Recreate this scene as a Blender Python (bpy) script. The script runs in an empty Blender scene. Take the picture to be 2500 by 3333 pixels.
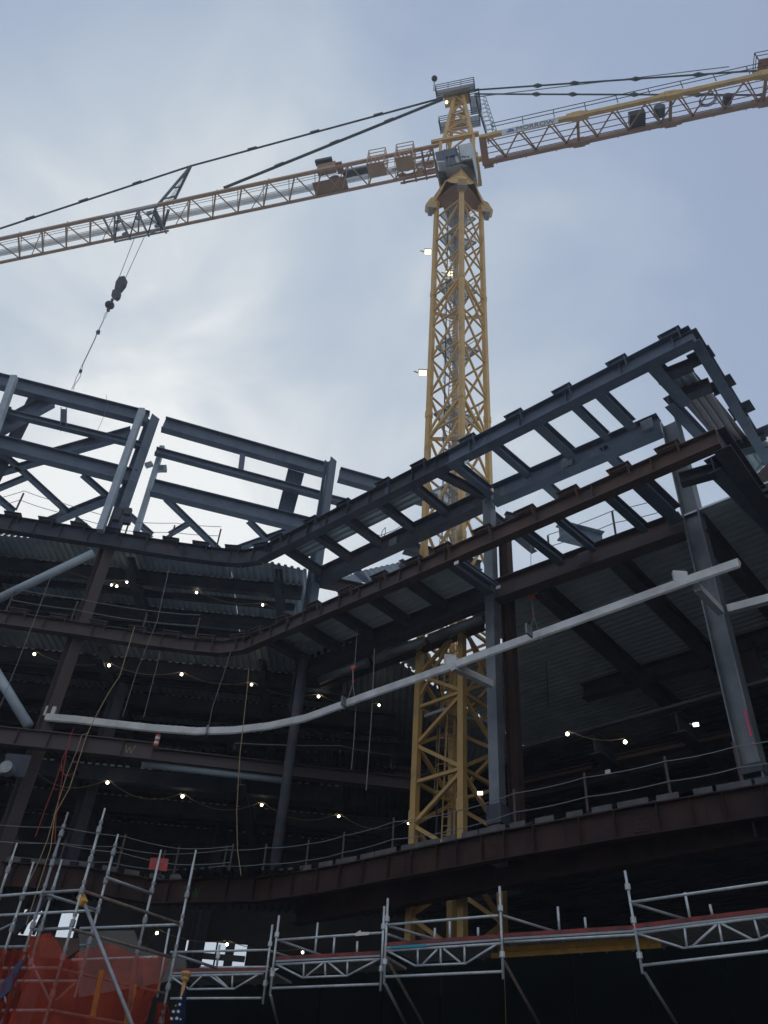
import bpy, math, random
from mathutils import Vector, Matrix
random.seed(7)
C = bpy.context.scene.collection
S = bpy.context.scene
R_ = math.radians
# ------------------------------------------------------------------ camera
F = 2700.0; W0, H0 = 2500.0, 3333.0; CAMZ = 1.6
U = Vector((1500-1250, 1666.5+1470, -F)).normalized()
FW = Vector((0, 0, -1)); YW = (FW-U*FW.dot(U)).normalized(); XW = YW.cross(U)
CAM = Vector((0, 0, CAMZ))
cd = bpy.data.cameras.new('camera'); cam = bpy.data.objects.new('camera', cd); C.objects.link(cam)
cam.matrix_world = Matrix.Translation(CAM) @ Matrix((XW, YW, U)).to_4x4()
cd.sensor_fit = 'VERTICAL'; cd.sensor_height = 36; cd.lens = F*36/H0; cd.clip_end = 3000; cd.clip_start = .05
S.camera = cam
# ------------------------------------------------------------------ light
AZ, EL = R_(-20), R_(33)
SUN = Vector((math.sin(AZ)*math.cos(EL), math.cos(AZ)*math.cos(EL), math.sin(EL)))
w = bpy.data.worlds.new('World'); S.world = w; w.use_nodes = True
nt = w.node_tree; N = nt.nodes; L = nt.links; N.clear()
def nd(t, **k):
    n = N.new(t)
    for a, b in k.items(): setattr(n, a, b)
    return n
out = nd('ShaderNodeOutputWorld'); bg = nd('ShaderNodeBackground'); L.new(bg.outputs[0], out.inputs[0])
sky = nd('ShaderNodeTexSky', sky_type='NISHITA', sun_disc=False); sky.sun_elevation = EL; sky.sun_rotation = AZ % (2*math.pi)
bg.inputs['Strength'].default_value = 0.1
tc = nd('ShaderNodeTexCoord')
dot = nd('ShaderNodeVectorMath', operation='DOT_PRODUCT'); dot.inputs[1].default_value = SUN
L.new(tc.outputs['Generated'], dot.inputs[0])
mp = nd('ShaderNodeMapping'); mp.inputs['Scale'].default_value = (1, 1, 1.3); L.new(tc.outputs['Generated'], mp.inputs[0])
n1 = nd('ShaderNodeTexNoise'); n1.inputs['Scale'].default_value = 3.4; n1.inputs['Detail'].default_value = 6; n1.inputs['Roughness'].default_value = .5; n1.inputs['Distortion'].default_value = .6
L.new(mp.outputs[0], n1.inputs[0])
ma = nd('ShaderNodeMath', operation='MULTIPLY_ADD'); ma.inputs[1].default_value = .34; ma.inputs[2].default_value = -.155
L.new(n1.outputs[0], ma.inputs[0])
ad = nd('ShaderNodeMath', operation='ADD'); L.new(dot.outputs['Value'], ad.inputs[0]); L.new(ma.outputs[0], ad.inputs[1])
cr = nd('ShaderNodeValToRGB'); L.new(ad.outputs[0], cr.inputs[0])
e_ = cr.color_ramp.elements
e_[0].position = 0.0; e_[0].color = (.46, .49, .55, 1)
e_[1].position = 1.0; e_[1].color = (.84, .87, .875, 1)
for p, c in ((.45, (.38, .43, .56, 1)), (.60, (.315, .38, .53, 1)), (.76, (.335, .41, .56, 1)), (.84, (.40, .48, .605, 1)), (.91, (.50, .575, .66, 1)), (.96, (.66, .71, .75, 1))):
    q = e_.new(p); q.color = c
sc = nd('ShaderNodeVectorMath', operation='SCALE'); sc.inputs['Scale'].default_value = 10.8; L.new(cr.outputs[0], sc.inputs[0])
mx = nd('ShaderNodeMix', data_type='RGBA'); mx.inputs[0].default_value = .94
L.new(sky.outputs[0], mx.inputs[6]); L.new(sc.outputs[0], mx.inputs[7]); L.new(mx.outputs[2], bg.inputs[0])
sl = bpy.data.lights.new('sun', 'SUN'); sl.energy = .7; sl.angle = R_(14); sl.color = (1, .96, .9)
so = bpy.data.objects.new('sun', sl); C.objects.link(so); so.rotation_euler = SUN.to_track_quat('Z', 'Y').to_euler()
vs = S.view_settings; vs.view_transform = 'Standard'; vs.look = 'None'; vs.exposure = 0; vs.gamma = 1; vs.use_curve_mapping = False
S.cycles.max_bounces = 8
# ------------------------------------------------------------------ pixel -> point on a plane of the place
def ray(p):
    d = Vector((p[0]-1250, 1666.5-p[1], -F)); return Vector((XW.dot(d), YW.dot(d), U.dot(d)))
def at(p, pl):
    d = ray(p)
    if isinstance(pl, (int, float)): return CAM+d*(pl/d.z)
    P, D = pl; nx, ny = -D[1], D[0]
    return CAM+d*((nx*P[0]+ny*P[1])/(nx*d.x+ny*d.y))
def crop(ox, oy, k): return lambda x, y: (ox+x*k, oy+y*k)
# ------------------------------------------------------------------ materials
def mat(name, col, rough=.6, metal=0, col2=None, scale=3, bump=0, emit=None, alpha=None, detail=6, col3=None, thr=(.35, .65)):
    m = bpy.data.materials.new(name); m.use_nodes = True; t = m.node_tree; b = t.nodes['Principled BSDF']
    b.inputs['Roughness'].default_value = rough; b.inputs['Metallic'].default_value = metal
    b.inputs['Base Color'].default_value = (*col, 1)
    if col2:
        g = t.nodes.new('ShaderNodeTexCoord'); geo = t.nodes.new('ShaderNodeNewGeometry')
        n = t.nodes.new('ShaderNodeTexNoise'); n.inputs['Scale'].default_value = scale; n.inputs['Detail'].default_value = detail; n.inputs['Roughness'].default_value = .6
        t.links.new(geo.outputs['Position'], n.inputs[0])
        r = t.nodes.new('ShaderNodeValToRGB'); r.color_ramp.elements[0].position = thr[0]; r.color_ramp.elements[1].position = thr[1]
        r.color_ramp.elements[0].color = (*col, 1); r.color_ramp.elements[1].color = (*col2, 1)
        if col3: q = r.color_ramp.elements.new(.70); q.color = (*col3, 1); r.color_ramp.elements[1].position = .6
        t.links.new(n.outputs[0], r.inputs[0]); t.links.new(r.outputs[0], b.inputs['Base Color'])
        rr = t.nodes.new('ShaderNodeMath'); rr.operation = 'MULTIPLY_ADD'; rr.inputs[1].default_value = .3; rr.inputs[2].default_value = rough-.15
        t.links.new(n.outputs[0], rr.inputs[0]); t.links.new(rr.outputs[0], b.inputs['Roughness'])
        if bump:
            n2 = t.nodes.new('ShaderNodeTexNoise'); n2.inputs['Scale'].default_value = scale*9; n2.inputs['Detail'].default_value = 3
            t.links.new(geo.outputs['Position'], n2.inputs[0])
            bm = t.nodes.new('ShaderNodeBump'); bm.inputs['Strength'].default_value = bump; bm.inputs['Distance'].default_value = .02
            t.links.new(n2.outputs[0], bm.inputs['Height']); t.links.new(bm.outputs[0], b.inputs['Normal'])
    if emit:
        b.inputs['Emission Color'].default_value = (*emit[0], 1); b.inputs['Emission Strength'].default_value = emit[1]
    if alpha is not None: b.inputs['Alpha'].default_value = alpha
    return m
M = dict(
 gratd=mat('dark_grating', (.10, .12, .13), .6, .1, (.14, .16, .17), 4, alpha=.55),
 primer=mat('veil_blue_grey_primer', (.08, .115, .17), .55, 0, (.125, .165, .22), 1.6, .2, col3=(.13, .125, .13)),  # the veil over the upper steel is put into this blue
 dprimer=mat('dark_primer', (.05, .062, .085), .55, 0, (.09, .095, .11), 1.5, .2, col3=(.10, .065, .05)),
 rust=mat('rusty_steel', (.10, .062, .052), .75, 0, (.075, .07, .078), 1.8, .2, col3=(.14, .07, .045)),
 rust2=mat('orange_rust', (.13, .072, .052), .8, 0, (.09, .065, .062), 2.2, .2, col3=(.19, .09, .045)),
 colm=mat('column_steel', (.12, .145, .17), .45, .2, (.22, .24, .25), 1.0, .1),
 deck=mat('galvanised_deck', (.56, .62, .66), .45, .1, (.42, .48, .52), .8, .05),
 deckl=mat('lit_galvanised_deck', (.74, .82, .82), .5, 0, (.60, .68, .68), .8, .05),  # deck colour lightened to paint in light on the mid-level soffit
 deckd=mat('shaded_galvanised_deck', (.075, .085, .09), .7, 0, (.045, .05, .058), .8, .05),  # deck colour with the shade of the lower floors painted in
 rustd=mat('dark_shaded_rusty_steel', (.07, .038, .03), .85, 0, (.04, .03, .032), 1.4, .3),  # rusty steel darkened, shade under the lower floor is in the colour
 dplate=mat('dull_edge_plate', (.085, .09, .095), .7, .1, (.15, .15, .15), 2.5, .2),
 deckr=mat('mauve_deck', (.36, .30, .31), .5, .3, (.28, .26, .28), .9, .05),
 galv=mat('galvanised_tube', (.66, .70, .70), .38, .35, (.46, .50, .50), 7, .1),
 dtube=mat('weathered_tube', (.27, .29, .31), .5, .3, (.38, .39, .40), 6, .1),
 rtube=mat('rusty_tube', (.17, .12, .09), .8, .1, (.27, .23, .19), 14, .2),
 ltube=mat('pale_grey_tube', (.42, .50, .55), .5, .1, (.34, .41, .46), 2, .05),
 white=mat('white_paint', (.76, .77, .75), .35, 0, (.50, .50, .48), 1.1, .06),
 yel=mat('crane_yellow', (.70, .44, .14), .5, 0, (.58, .38, .14), 1.1, .1, col3=(.40, .27, .14)),
 jib=mat('faded_orange_paint', (.58, .37, .22), .5, 0, (.46, .32, .22), 1.5, .05),
 brown=mat('brown_girder_paint', (.40, .23, .14), .55, 0, (.32, .20, .14), 1.2, .05),
 dgreen=mat('dark_steel_rod', (.05, .08, .085), .5, .2, (.07, .10, .10), 3),
 grate=mat('galvanised_grating', (.50, .55, .58), .5, .1, (.42, .47, .50), 4, alpha=.5),
 glass=mat('cab_glass', (.035, .06, .09), .35, 0),
 cabw=mat('cab_white', (.60, .66, .66), .45, 0, (.52, .58, .60), 2),
 blue=mat('logo_blue', (.03, .12, .42), .5),
 black=mat('black_rubber', (.02, .022, .025), .6),
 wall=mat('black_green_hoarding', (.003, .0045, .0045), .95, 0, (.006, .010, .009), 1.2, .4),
 dconc=mat('shaded_concrete', (.06, .06, .058), .9, 0, (.04, .04, .038), 1.2, .2),  # concrete darkened to carry the interior shade in its colour
 conc=mat('grey_concrete', (.16, .16, .15), .85, 0, (.11, .11, .105), 1.2, .2),
 wood=mat('grey_plank', (.22, .20, .17), .8, 0, (.30, .27, .24), 6, .1),
 red=mat('red_plank_paint', (.32, .045, .035), .7, 0, (.09, .04, .04), 4, .1),
 redc=mat('red_cloth', (.62, .11, .09), .8, 0, (.5, .09, .08), 5),
 rope=mat('tan_rope', (.42, .30, .16), .9), ropeR=mat('red_rope', (.38, .06, .04), .9), wire=mat('steel_wire', (.20, .22, .23), .5, .3),
 bulb=mat('bulb_glow', (1, .95, .8), .5, 0, emit=((1, .88, .68), 13)),
 flood=mat('flood_glow', (1, .95, .8), .5, 0, emit=((1, .86, .5), 2.2)),
 floodw=mat('work_light_glow', (1, 1, 1), .5, 0, emit=((1, .97, .92), 5)),
 net=mat('orange_net', (.62, .085, .035), .9, 0, (.42, .05, .022), 4, .4, alpha=.5),
 navy=mat('navy_cloth', (.012, .018, .05), .85, 0, (.02, .028, .06), 9),
 star=mat('white_cloth', (.75, .76, .80), .8),
 gold=mat('brass_finial', (.55, .30, .12), .45, .3),
 lad=mat('orange_ladder', (.72, .36, .05), .55, 0, (.5, .28, .07), 6),
 asph=mat('dusty_ground', (.20, .205, .205), .9, 0, (.16, .163, .165), .6, .3),
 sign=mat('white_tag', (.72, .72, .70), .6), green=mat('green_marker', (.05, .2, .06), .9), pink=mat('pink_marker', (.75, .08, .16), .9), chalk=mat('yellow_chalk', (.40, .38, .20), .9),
 tarp=mat('blue_tarp', (.05, .055, .13), .7, 0, (.09, .09, .18), 3), cyan=mat('blue_tape', (.02, .30, .42), .6),
)
for k_ in ('wall', 'deckd', 'rustd', 'dconc', 'dplate', 'net', 'navy', 'conc', 'dprimer'): M[k_].node_tree.nodes['Principled BSDF'].inputs['Specular IOR Level'].default_value = .12
# ------------------------------------------------------------------ object helpers
ORG = {}
def link(o, parent, org):
    C.objects.link(o); ORG[o.name] = Vector(org)
    if parent: o.parent = parent; o.location = Vector(org)-ORG[parent.name]
    else: o.location = org
def thing(name, label, cat, loc, group=None):
    o = bpy.data.objects.new(name, None); o.empty_display_size = .3; link(o, None, loc); o['label'] = label; o['category'] = cat
    if group: o['group'] = group
    return o
def tag(o, label, cat, group=None):
    o['label'] = label; o['category'] = cat
    if group: o['group'] = group
    return o
class G:
    def __init__(s): s.v = []; s.f = []
    def quadbox(s, P):     # 8 points: bottom 4, top 4
        b = len(s.v); s.v += [Vector(p) for p in P]
        for f in ((3, 2, 1, 0), (4, 5, 6, 7), (0, 1, 5, 4), (1, 2, 6, 5), (2, 3, 7, 6), (3, 0, 4, 7)): s.f.append([b+i for i in f])
        return s
    def bar(s, p, q, w, h, up=None, off=(0, 0)):   # box bar, w sideways, h along up
        p = Vector(p); q = Vector(q); d = (q-p).normalized(); up = Vector(up or (0, 0, 1))
        if abs(d.dot(up)) > .98: up = Vector((0, 1, 0)) if abs(d.y) < .9 else Vector((1, 0, 0))
        x = d.cross(up).normalized(); y = x.cross(d).normalized()
        o = x*off[0]+y*off[1]; a = x*w/2; c = y*h/2
        s.quadbox([p+o-a-c, p+o+a-c, q+o+a-c, q+o-a-c, p+o-a+c, p+o+a+c, q+o+a+c, q+o-a+c]); return s
    def ibeam(s, p, q, w, h, t=.035, up=None):
        s.bar(p, q, w, t, up, (0, h/2-t/2)); s.bar(p, q, w, t, up, (0, -h/2+t/2)); s.bar(p, q, t*.8, h-2*t-.004, up); return s
    def tube(s, p, q, r, n=7, r2=None, cap=True):
        p = Vector(p); q = Vector(q); d = (q-p).normalized(); r2 = r if r2 is None else r2
        x = d.orthogonal().normalized(); y = d.cross(x); b = len(s.v)
        for c, rr in ((p, r), (q, r2)):
            for i in range(n):
                a = 2*math.pi*i/n; s.v.append(c+x*math.cos(a)*rr+y*math.sin(a)*rr)
        for i in range(n): s.f.append([b+i, b+(i+1) % n, b+n+(i+1) % n, b+n+i])
        if cap: s.f.append([b+i for i in range(n)][::-1]); s.f.append([b+n+i for i in range(n)])
        return s
    def path(s, pts, r, n=5):
        pts = [Vector(p) for p in pts]; b = len(s.v); x = None
        for i, p in enumerate(pts):
            d = (pts[min(i+1, len(pts)-1)]-pts[max(i-1, 0)]).normalized()
            x = (d.orthogonal() if x is None else (x-d*x.dot(d))).normalized(); y = d.cross(x)
            for k in range(n):
                a = 2*math.pi*k/n; s.v.append(p+x*math.cos(a)*r+y*math.sin(a)*r)
        for i in range(len(pts)-1):
            for k in range(n): s.f.append([b+i*n+k, b+i*n+(k+1) % n, b+(i+1)*n+(k+1) % n, b+(i+1)*n+k])
        s.f.append([b+k for k in range(n)][::-1]); s.f.append([b+(len(pts)-1)*n+k for k in range(n)]); return s
    def ball(s, c, r, n=8, m=6, sz=1):
        c = Vector(c); b = len(s.v)
        for j in range(m+1):
            th = math.pi*j/m
            for i in range(n):
                a = 2*math.pi*i/n; s.v.append(c+Vector((math.sin(th)*math.cos(a)*r, math.sin(th)*math.sin(a)*r, math.cos(th)*r*sz)))
        for j in range(m):
            for i in range(n): s.f.append([b+j*n+i, b+j*n+(i+1) % n, b+(j+1)*n+(i+1) % n, b+(j+1)*n+i])
        return s
    def prism(s, pts, d):   # polygon points + extrusion vector
        b = len(s.v); n = len(pts); d = Vector(d)
        s.v += [Vector(p) for p in pts]+[Vector(p)+d for p in pts]
        s.f.append([b+i for i in range(n)][::-1]); s.f.append([b+n+i for i in range(n)])
        for i in range(n): s.f.append([b+i, b+(i+1) % n, b+n+(i+1) % n, b+n+i])
        return s
    def obj(s, name, m, parent=None, smooth=False, kind=None):
        lo = Vector([min(v[i] for v in s.v) for i in range(3)]); hi = Vector([max(v[i] for v in s.v) for i in range(3)])
        o_ = (lo+hi)/2
        if parent is None: o_.z = lo.z
        me = bpy.data.meshes.new(name); me.from_pydata([v-o_ for v in s.v], [], s.f); me.update()
        me.materials.append(M[m])
        if smooth: me.polygons.foreach_set('use_smooth', [True]*len(me.polygons))
        o = bpy.data.objects.new(name, me); link(o, parent, o_)
        if kind: o['kind'] = kind
        return o
def ib(name, p, q, w, h, m, par, t=.035): return G().ibeam(p, q, w, h, t).obj(name, m, par)
def br(name, p, q, w, h, m, par, up=None): return G().bar(p, q, w, h, up).obj(name, m, par)
def tb(name, p, q, r, m, par, n=8): return G().tube(p, q, r, n).obj(name, m, par, True)
def lerp(a, b, t): return Vector(a)+(Vector(b)-Vector(a))*t
# ================================================================== SETTING
g = G(); g.prism([(-250, -250, -.3), (250, -250, -.3), (250, 250, -.3), (-250, 250, -.3)], (0, 0, .3)); o = g.obj('ground', 'asph', kind='structure')
# ================================================================== BUILDING
CX = Vector((4.2, 25.0, 0)); UU = Vector((.736, -.677, 0)); VV = Vector((.677, .736, 0))
def B(u, v, z): return CX+UU*u+VV*v+Vector((0, 0, z+CAMZ))
bld = thing('steel_frame_building', 'dark unfinished steel frame building with open decks and rusty curved floor edges behind the scaffolding', 'building', (2, 30, 0))
Z = dict(a=22.62, b=17.87, c=13.0, d=8.6)
def poly(zz, extra=()):
    k = [(-30, 28.9), (-24, 29.0), (-17.1, 29.2), (-12.3, 29.8), (-9.5, 30.2), (-7.4, 30.4), (-6.3, 30.4), (-5.2, 30.0)]
    return [Vector((x, y, zz+CAMZ)) for x, y in k]
def frac(pts, step):
    res = []; acc = 0; nxt = step*.5
    for a, b in zip(pts, pts[1:]):
        l = (b-a).length
        while acc+l > nxt:
            t = (nxt-acc)/l; res.append((a.lerp(b, t), (b-a).normalized())); nxt += step*random.uniform(.9, 1.1)
        acc += l
    return res
def fascia(pts, m, depth, step=1.15, bstep=1.9, flange=.34, brk=True, name='fascia_beam'):
    for a, b in zip(pts, pts[1:]):
        d = (b-a).normalized(); o = ib(name, a-d*.0, b-d*.006, flange, depth, m, bld)
        outw = Vector((d.y, -d.x, 0))
        for p, _ in frac([a, b], step):      # web stiffeners on the outer face
            G().bar(p+outw*.09-Vector((0, 0, depth/2-.04)), p+outw*.09+Vector((0, 0, depth/2-.04)), .14, .016, d).obj('stiffener', m, o)
    if brk:
        for p, d in frac(pts, bstep):
            outw = Vector((d.y, -d.x, 0)); q = p+Vector((0, 0, depth/2))
            g = G(); g.bar(q-d*.38+outw*.06+Vector((0, 0, .1)), q+d*.38+outw*.06+Vector((0, 0, .1)), .52, .03)
            g.bar(q-d*.34+outw*.05+Vector((0, 0, .042)), q+d*.34+outw*.05+Vector((0, 0, .042)), .34, .082)
            for k_ in (-.3, .3): g.prism([q+outw*.3+d*(k_-.012)+Vector((0, 0, .084)), q-outw*.1+d*(k_-.012)+Vector((0, 0, .084)), q-outw*.1+d*(k_-.012), q+outw*.205+d*(k_-.012)-Vector((0, 0, depth*.5*(k_ > 0)+.02)), q+outw*.28+d*(k_-.012)-Vector((0, 0, .1))], d*.024)
            g.obj('outrigger_bracket', m, bld)
A23 = B(9.86, -2.72, Z['a']); K23 = B(-10.4, -2.74, Z['a'])
fascia(poly(Z['a'])[:-1]+[K23], 'dprimer', .8, bstep=1.45)
fascia([K23, B(0, -2.72, Z['a'])], 'dprimer', .74, bstep=2.0, flange=.42); fascia([B(0, -2.72, Z['a']), A23], 'primer', .74, 2.1, 2.0, flange=.42)
A18 = B(9.75, -2.72, Z['b']); K18 = B(-10.4, -2.74, Z['b'])
fascia(poly(Z['b'])[:-1]+[K18], 'rust', .62, 1.35, 1.5); fascia([K18, B(-1, -2.72, Z['b'])], 'rust', .62, 1.0, 1.6)
fascia([B(-1, -2.72, Z['b']), A18], 'rust2', .62, 1.9, 1.75)
# floor edge (curved) at the lower deck
zd = Z['d']
FE = [at(p, zd-.3) for p in ((-160, 2838), (0, 2846), (256, 2862), (512, 2905), (700, 2900), (850, 2897), (1001, 2876), (1150, 2850), (1303, 2818), (1450, 2790), (1600, 2760), (1840, 2718), (2088, 2674), (2300, 2640), (2500, 2608), (2750, 2565))]
fascia(FE, 'rustd', .78, .95, 1.2, .3, False)
for i, (p, d) in enumerate(frac(FE, .82)):
    n_ = Vector((d.y, -d.x, 0)); l = random.choice((.28, .34, .5)) if i > 12 else .3
    G().bar(p-d*l+n_*.1+Vector((0, 0, .48)), p+d*l*.7+n_*.1+Vector((0, 0, .48)), .03, .15).obj('edge_plate', 'dplate', bld)
# third level fascia, left: stops short with a chalk mark
c18 = crop(0, 1850, .5124)
L3 = [at(c18(x, y), Z['c']-.3) for x, y in ((-330, 1025), (0, 1065), (430, 1110), (968, 1168))]
fascia(L3, 'rust', .66, 1.25, 2.0, .3, False)
p0 = at(c18(865, 1150), Z['c']-.3); dd = (L3[3]-L3[2]).normalized(); nn = Vector((dd.y, -dd.x, 0))
g = G(); pw = [(0, .16), (.08, -.14), (.16, .1), (.24, -.14), (.34, .18)]
pts = [L3[3]-dd*(1.0-x)+nn*.03+Vector((0, 0, z)) for x, z in pw]
for a, b in zip(pts, pts[1:]): g.bar(a, b, .012, .02)
g.obj('chalk_mark', 'chalk', bld)
# columns
def column(x, y, z0, z1, s, m, name='column', flip=0):
    o = G().bar((x, y, z0), (x, y, z1), s*.08, s*.86, (UU.x, UU.y, 0)).obj(name, m, bld)
    for k in (-1, 1):
        c = Vector((x, y, 0))+UU*(k*s*.46)
        G().bar((c.x, c.y, z0), (c.x, c.y, z1), s*.96, s*.07, (UU.x, UU.y, 0)).obj('flange_plate', m, o)
    return o
def boxcol(x, y, z0, z1, s, m):
    return G().bar((x, y, z0), (x, y, z1), s, s, (UU.x, UU.y, 0)).obj('column', m, bld)
c = B(0, 0, 0); boxcol(c.x, c.y, Z['d']+1.2, Z['a']+1.9, .37, 'colm'); c2 = B(.42, .42, 0); column(c2.x, c2.y, Z['d']+1.2, Z['a']+.4, .38, 'rustd')
G().bar(B(0, 0, Z['d']+.75), B(0, 0, Z['d']+1.35), .52, .52, UU).obj('column_base', 'dprimer', bld)
r = B(7.6, .46, 0); column(r.x, r.y, Z['d']+.8, Z['a']+1.6, .56, 'colm'); G().bar((r.x, r.y, Z['d']+2.35), (r.x, r.y, Z['d']+2.6), .62, .62, UU).obj('splice_collar', 'dprimer', bld)
column(-2.95, 31.2, Z['b']-.6, Z['b']+1.6, .42, 'dprimer'); column(-3.0, 31.4, Z['b']+1.65, 31.8, .46, 'primer')
tb('round_column', (-2.8, 30.0, Z['d']+1.3), (-2.8, 30.0, 19.2), .19, 'dprimer', bld, 16)
column(-12.35, 30.25, 0, 24.3, .5, 'rust'); column(-12.3, 30.05, 24.7, 32.5, .5, 'primer'); column(-18.5, 29.7, 0, 33, .5, 'dprimer')
for x, y in ((-11.0, 33.4), (-6.3, 38), (2, 40)): column(x, y, 0, 19, .5, 'dprimer')
q = B(6.2, 8.2, 0); column(q.x, q.y, Z['d'], Z['b']+1.5, .6, 'rust'); q = B(13.5, 8.2, 0); column(q.x, q.y, Z['d'], Z['b']+1.5, .6, 'dprimer')
# inner girders
ib('girder', B(-9.7, 0, Z['a']), B(-.24, 0, Z['a']), .5, .82, 'dprimer', bld); ib('girder', B(.24, 0, Z['a']), B(7.28, .30, Z['a']), .5, .86, 'primer', bld)
ib('girder', B(-9.7, 0, Z['b']), B(-.24, 0, Z['b']), .5, .8, 'dprimer', bld); ib('girder', B(.24, 0, Z['b']), B(7.28, .30, Z['b']), .5, .86, 'rust', bld)
for p, q in ((-8.9, -6.3), (-5.9, -3.4), (-3.1, -.6)): tb('insulated_pipe', B(p, .35, Z['b']-.62), B(q, .35, Z['b']-.62), .19, 'colm', bld, 14)
ib('girder', B(-8.6, .3, Z['d']-.45), B(8, .3, Z['d']-.45), .4, 1.0, 'rustd', bld)
ib('girder', B(-9.7, 1.3, Z['b']-.1), B(-1.2, 1.3, Z['b']-.1), .3, .5, 'rust', bld)
# joists between fascia and inner girder (roof and mid level)
def joistpx(a, b, pl, w, h, m): return ib('joist', at(a, pl), at(b, pl), w, h, m, bld, .03)
c4 = crop(1550, 1050, .5726); c3 = crop(1000, 1500, .3617); c2_ = crop(750, 1350, .5124); ce = crop(2050, 1000, .3165)
for u, w_, h_ in ((.35, .3, .4), (2.15, .28, .4), (4.05, .36, .46), (5.55, .26, .36), (6.55, .36, .42), (8.6, .42, .6)):
    ib('joist', B(u-.3, -2.5, Z['a']+.05), B(u-.1, -.24, Z['a']+.05), w_, h_, 'primer', bld, .03)
ib('joist', B(-.75, -2.5, Z['a']), B(-.05, -.28, Z['a']), .24, .38, 'dprimer', bld, .03)
for u, w_, h_ in ((.1, .3, .4), (.45, .12, .2), (3.1, .28, .36), (4.35, .2, .3), (6.2, .26, .36), (7.3, .45, .6)):
    ib('joist', B(u-.2, -2.5, Z['b']+.03), B(u, -.24, Z['b']+.03), w_, h_, 'primer', bld, .03)
for u in (-9.2, -7.4, -5.6, -3.8, -2.0):
    for z_ in ('a', 'b'): ib('joist', B(u, -2.5, Z[z_]+.02), B(u+.1, -.24, Z[z_]+.02), .26, .42, 'dprimer', bld, .03)
# upper beams that run back between roof and mid level (seen against the sky)
for a, b, w_, h_ in (((720, 720), (900, 890), .3, .34), ((370, 895), (555, 1060), .3, .34)):
    ib('joist', at(c4(*a), Z['a']-.15), at(c4(*b), Z['a']-.15), w_, h_, 'primer', bld, .03)
# ---- right-hand end of the roof
ib('fascia_beam', A23, at((2530, 1545), Z['a']), .34, .6, 'primer', bld)
for x, y in ((600, 330), (730, 500), (950, 790), (1150, 1050), (1340, 1300)):
    p = at(ce(x, y), Z['a']+.2); G().bar(p-UU*.0-VV*.28, p+VV*.28, .78, .05).bar(p-VV*.02-UU*.1-Vector((0, 0, .2)), p+VV*.02-UU*.1-Vector((0, 0, .2)), .5, .38).obj('outrigger_bracket', 'dprimer', bld)
ib('girder', at(ce(395, 960), Z['a']), at(ce(830, 1420), Z['a']), .34, .5, 'primer', bld)
ib('joist', at(ce(280, 735), Z['a']), at(ce(640, 590), Z['a']), .3, .4, 'dprimer', bld); ib('joist', at(ce(430, 945), Z['a']), at(ce(830, 800), Z['a']), .34, .46, 'dprimer', bld)
ib('joist', at(ce(1000, 1495), Z['a']), at(ce(1300, 1400), Z['a']), .4, .5, 'dprimer', bld)
# ---- corrugated decks
def deck(pts, z, rd, m, pitch=.3, h=.105, name='metal_deck', par=None):
    rd = Vector((rd[0], rd[1])).normalized(); nd_ = Vector((-rd.y, rd.x)); P = [Vector((p[0], p[1])) for p in pts]
    s0 = min(p.dot(nd_) for p in P)+.001; s1 = max(p.dot(nd_) for p in P)-.001
    prof = ((0, 0), (.40, 0), (.5, 1), (.90, 1)); offs = []; k = 0
    while True:
        base = (math.floor(s0/pitch)+k)*pitch
        if base > s1: break
        for f_, hh in prof:
            if s0 <= base+f_*pitch < s1: offs.append((base+f_*pitch, hh*h))
        k += 1
    offs.append((s1, 0)); g = G(); offs.insert(0, (s0, offs[0][1]))
    for s_, hh in offs:
        ts = []
        for a, b in zip(P, P[1:]+P[:1]):
            da, db = a.dot(nd_)-s_, b.dot(nd_)-s_
            if da*db < 0: t = da/(da-db); ts.append((a.lerp(b, t)).dot(rd))
        if len(ts) < 2: ts = [0, 0] if not ts else [ts[0], ts[0]]
        for t in (min(ts), max(ts)):
            v = rd*t+nd_*s_; g.v.append(Vector((v.x, v.y, z+CAMZ+hh)))
    for i in range(len(offs)-1): g.f.append([2*i, 2*i+1, 2*i+3, 2*i+2])
    return g.obj(name, m, par or bld)
def bq(*uv): return [(B(u, v, 0).x, B(u, v, 0).y) for u, v in uv]
dz = .34
deck([(at(ce(*p), Z['a']+.2).x, at(ce(*p), Z['a']+.2).y) for p in ((360, 750), (620, 610), (745, 770), (455, 920))], Z['a']+.2, VV, 'deck', .26)
deck([(at(ce(*p), Z['a']+.2).x, at(ce(*p), Z['a']+.2).y) for p in ((515, 955), (790, 820), (1250, 1390), (985, 1480))], Z['a']+.2, VV, 'deckr', .24)
deck([(at(ce(*p), Z['a']+.2).x, at(ce(*p), Z['a']+.2).y) for p in ((1090, 1560), (1290, 1470), (1400, 1640), (1250, 1780))], Z['a']+.2, VV, 'deck', .24)
# roof edge strip over the cantilever, left of column
deck(bq((-9.6, -2.5), (-2.1, -2.5), (-2.1, -1.15), (-9.6, -1.15)), Z['a']+dz, UU, 'deck')
deck(bq((-10, -2.66), (-.2, -2.66), (-.2, -.02), (-10, -.02)), Z['b']+dz+.06, UU, 'deckl')
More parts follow.
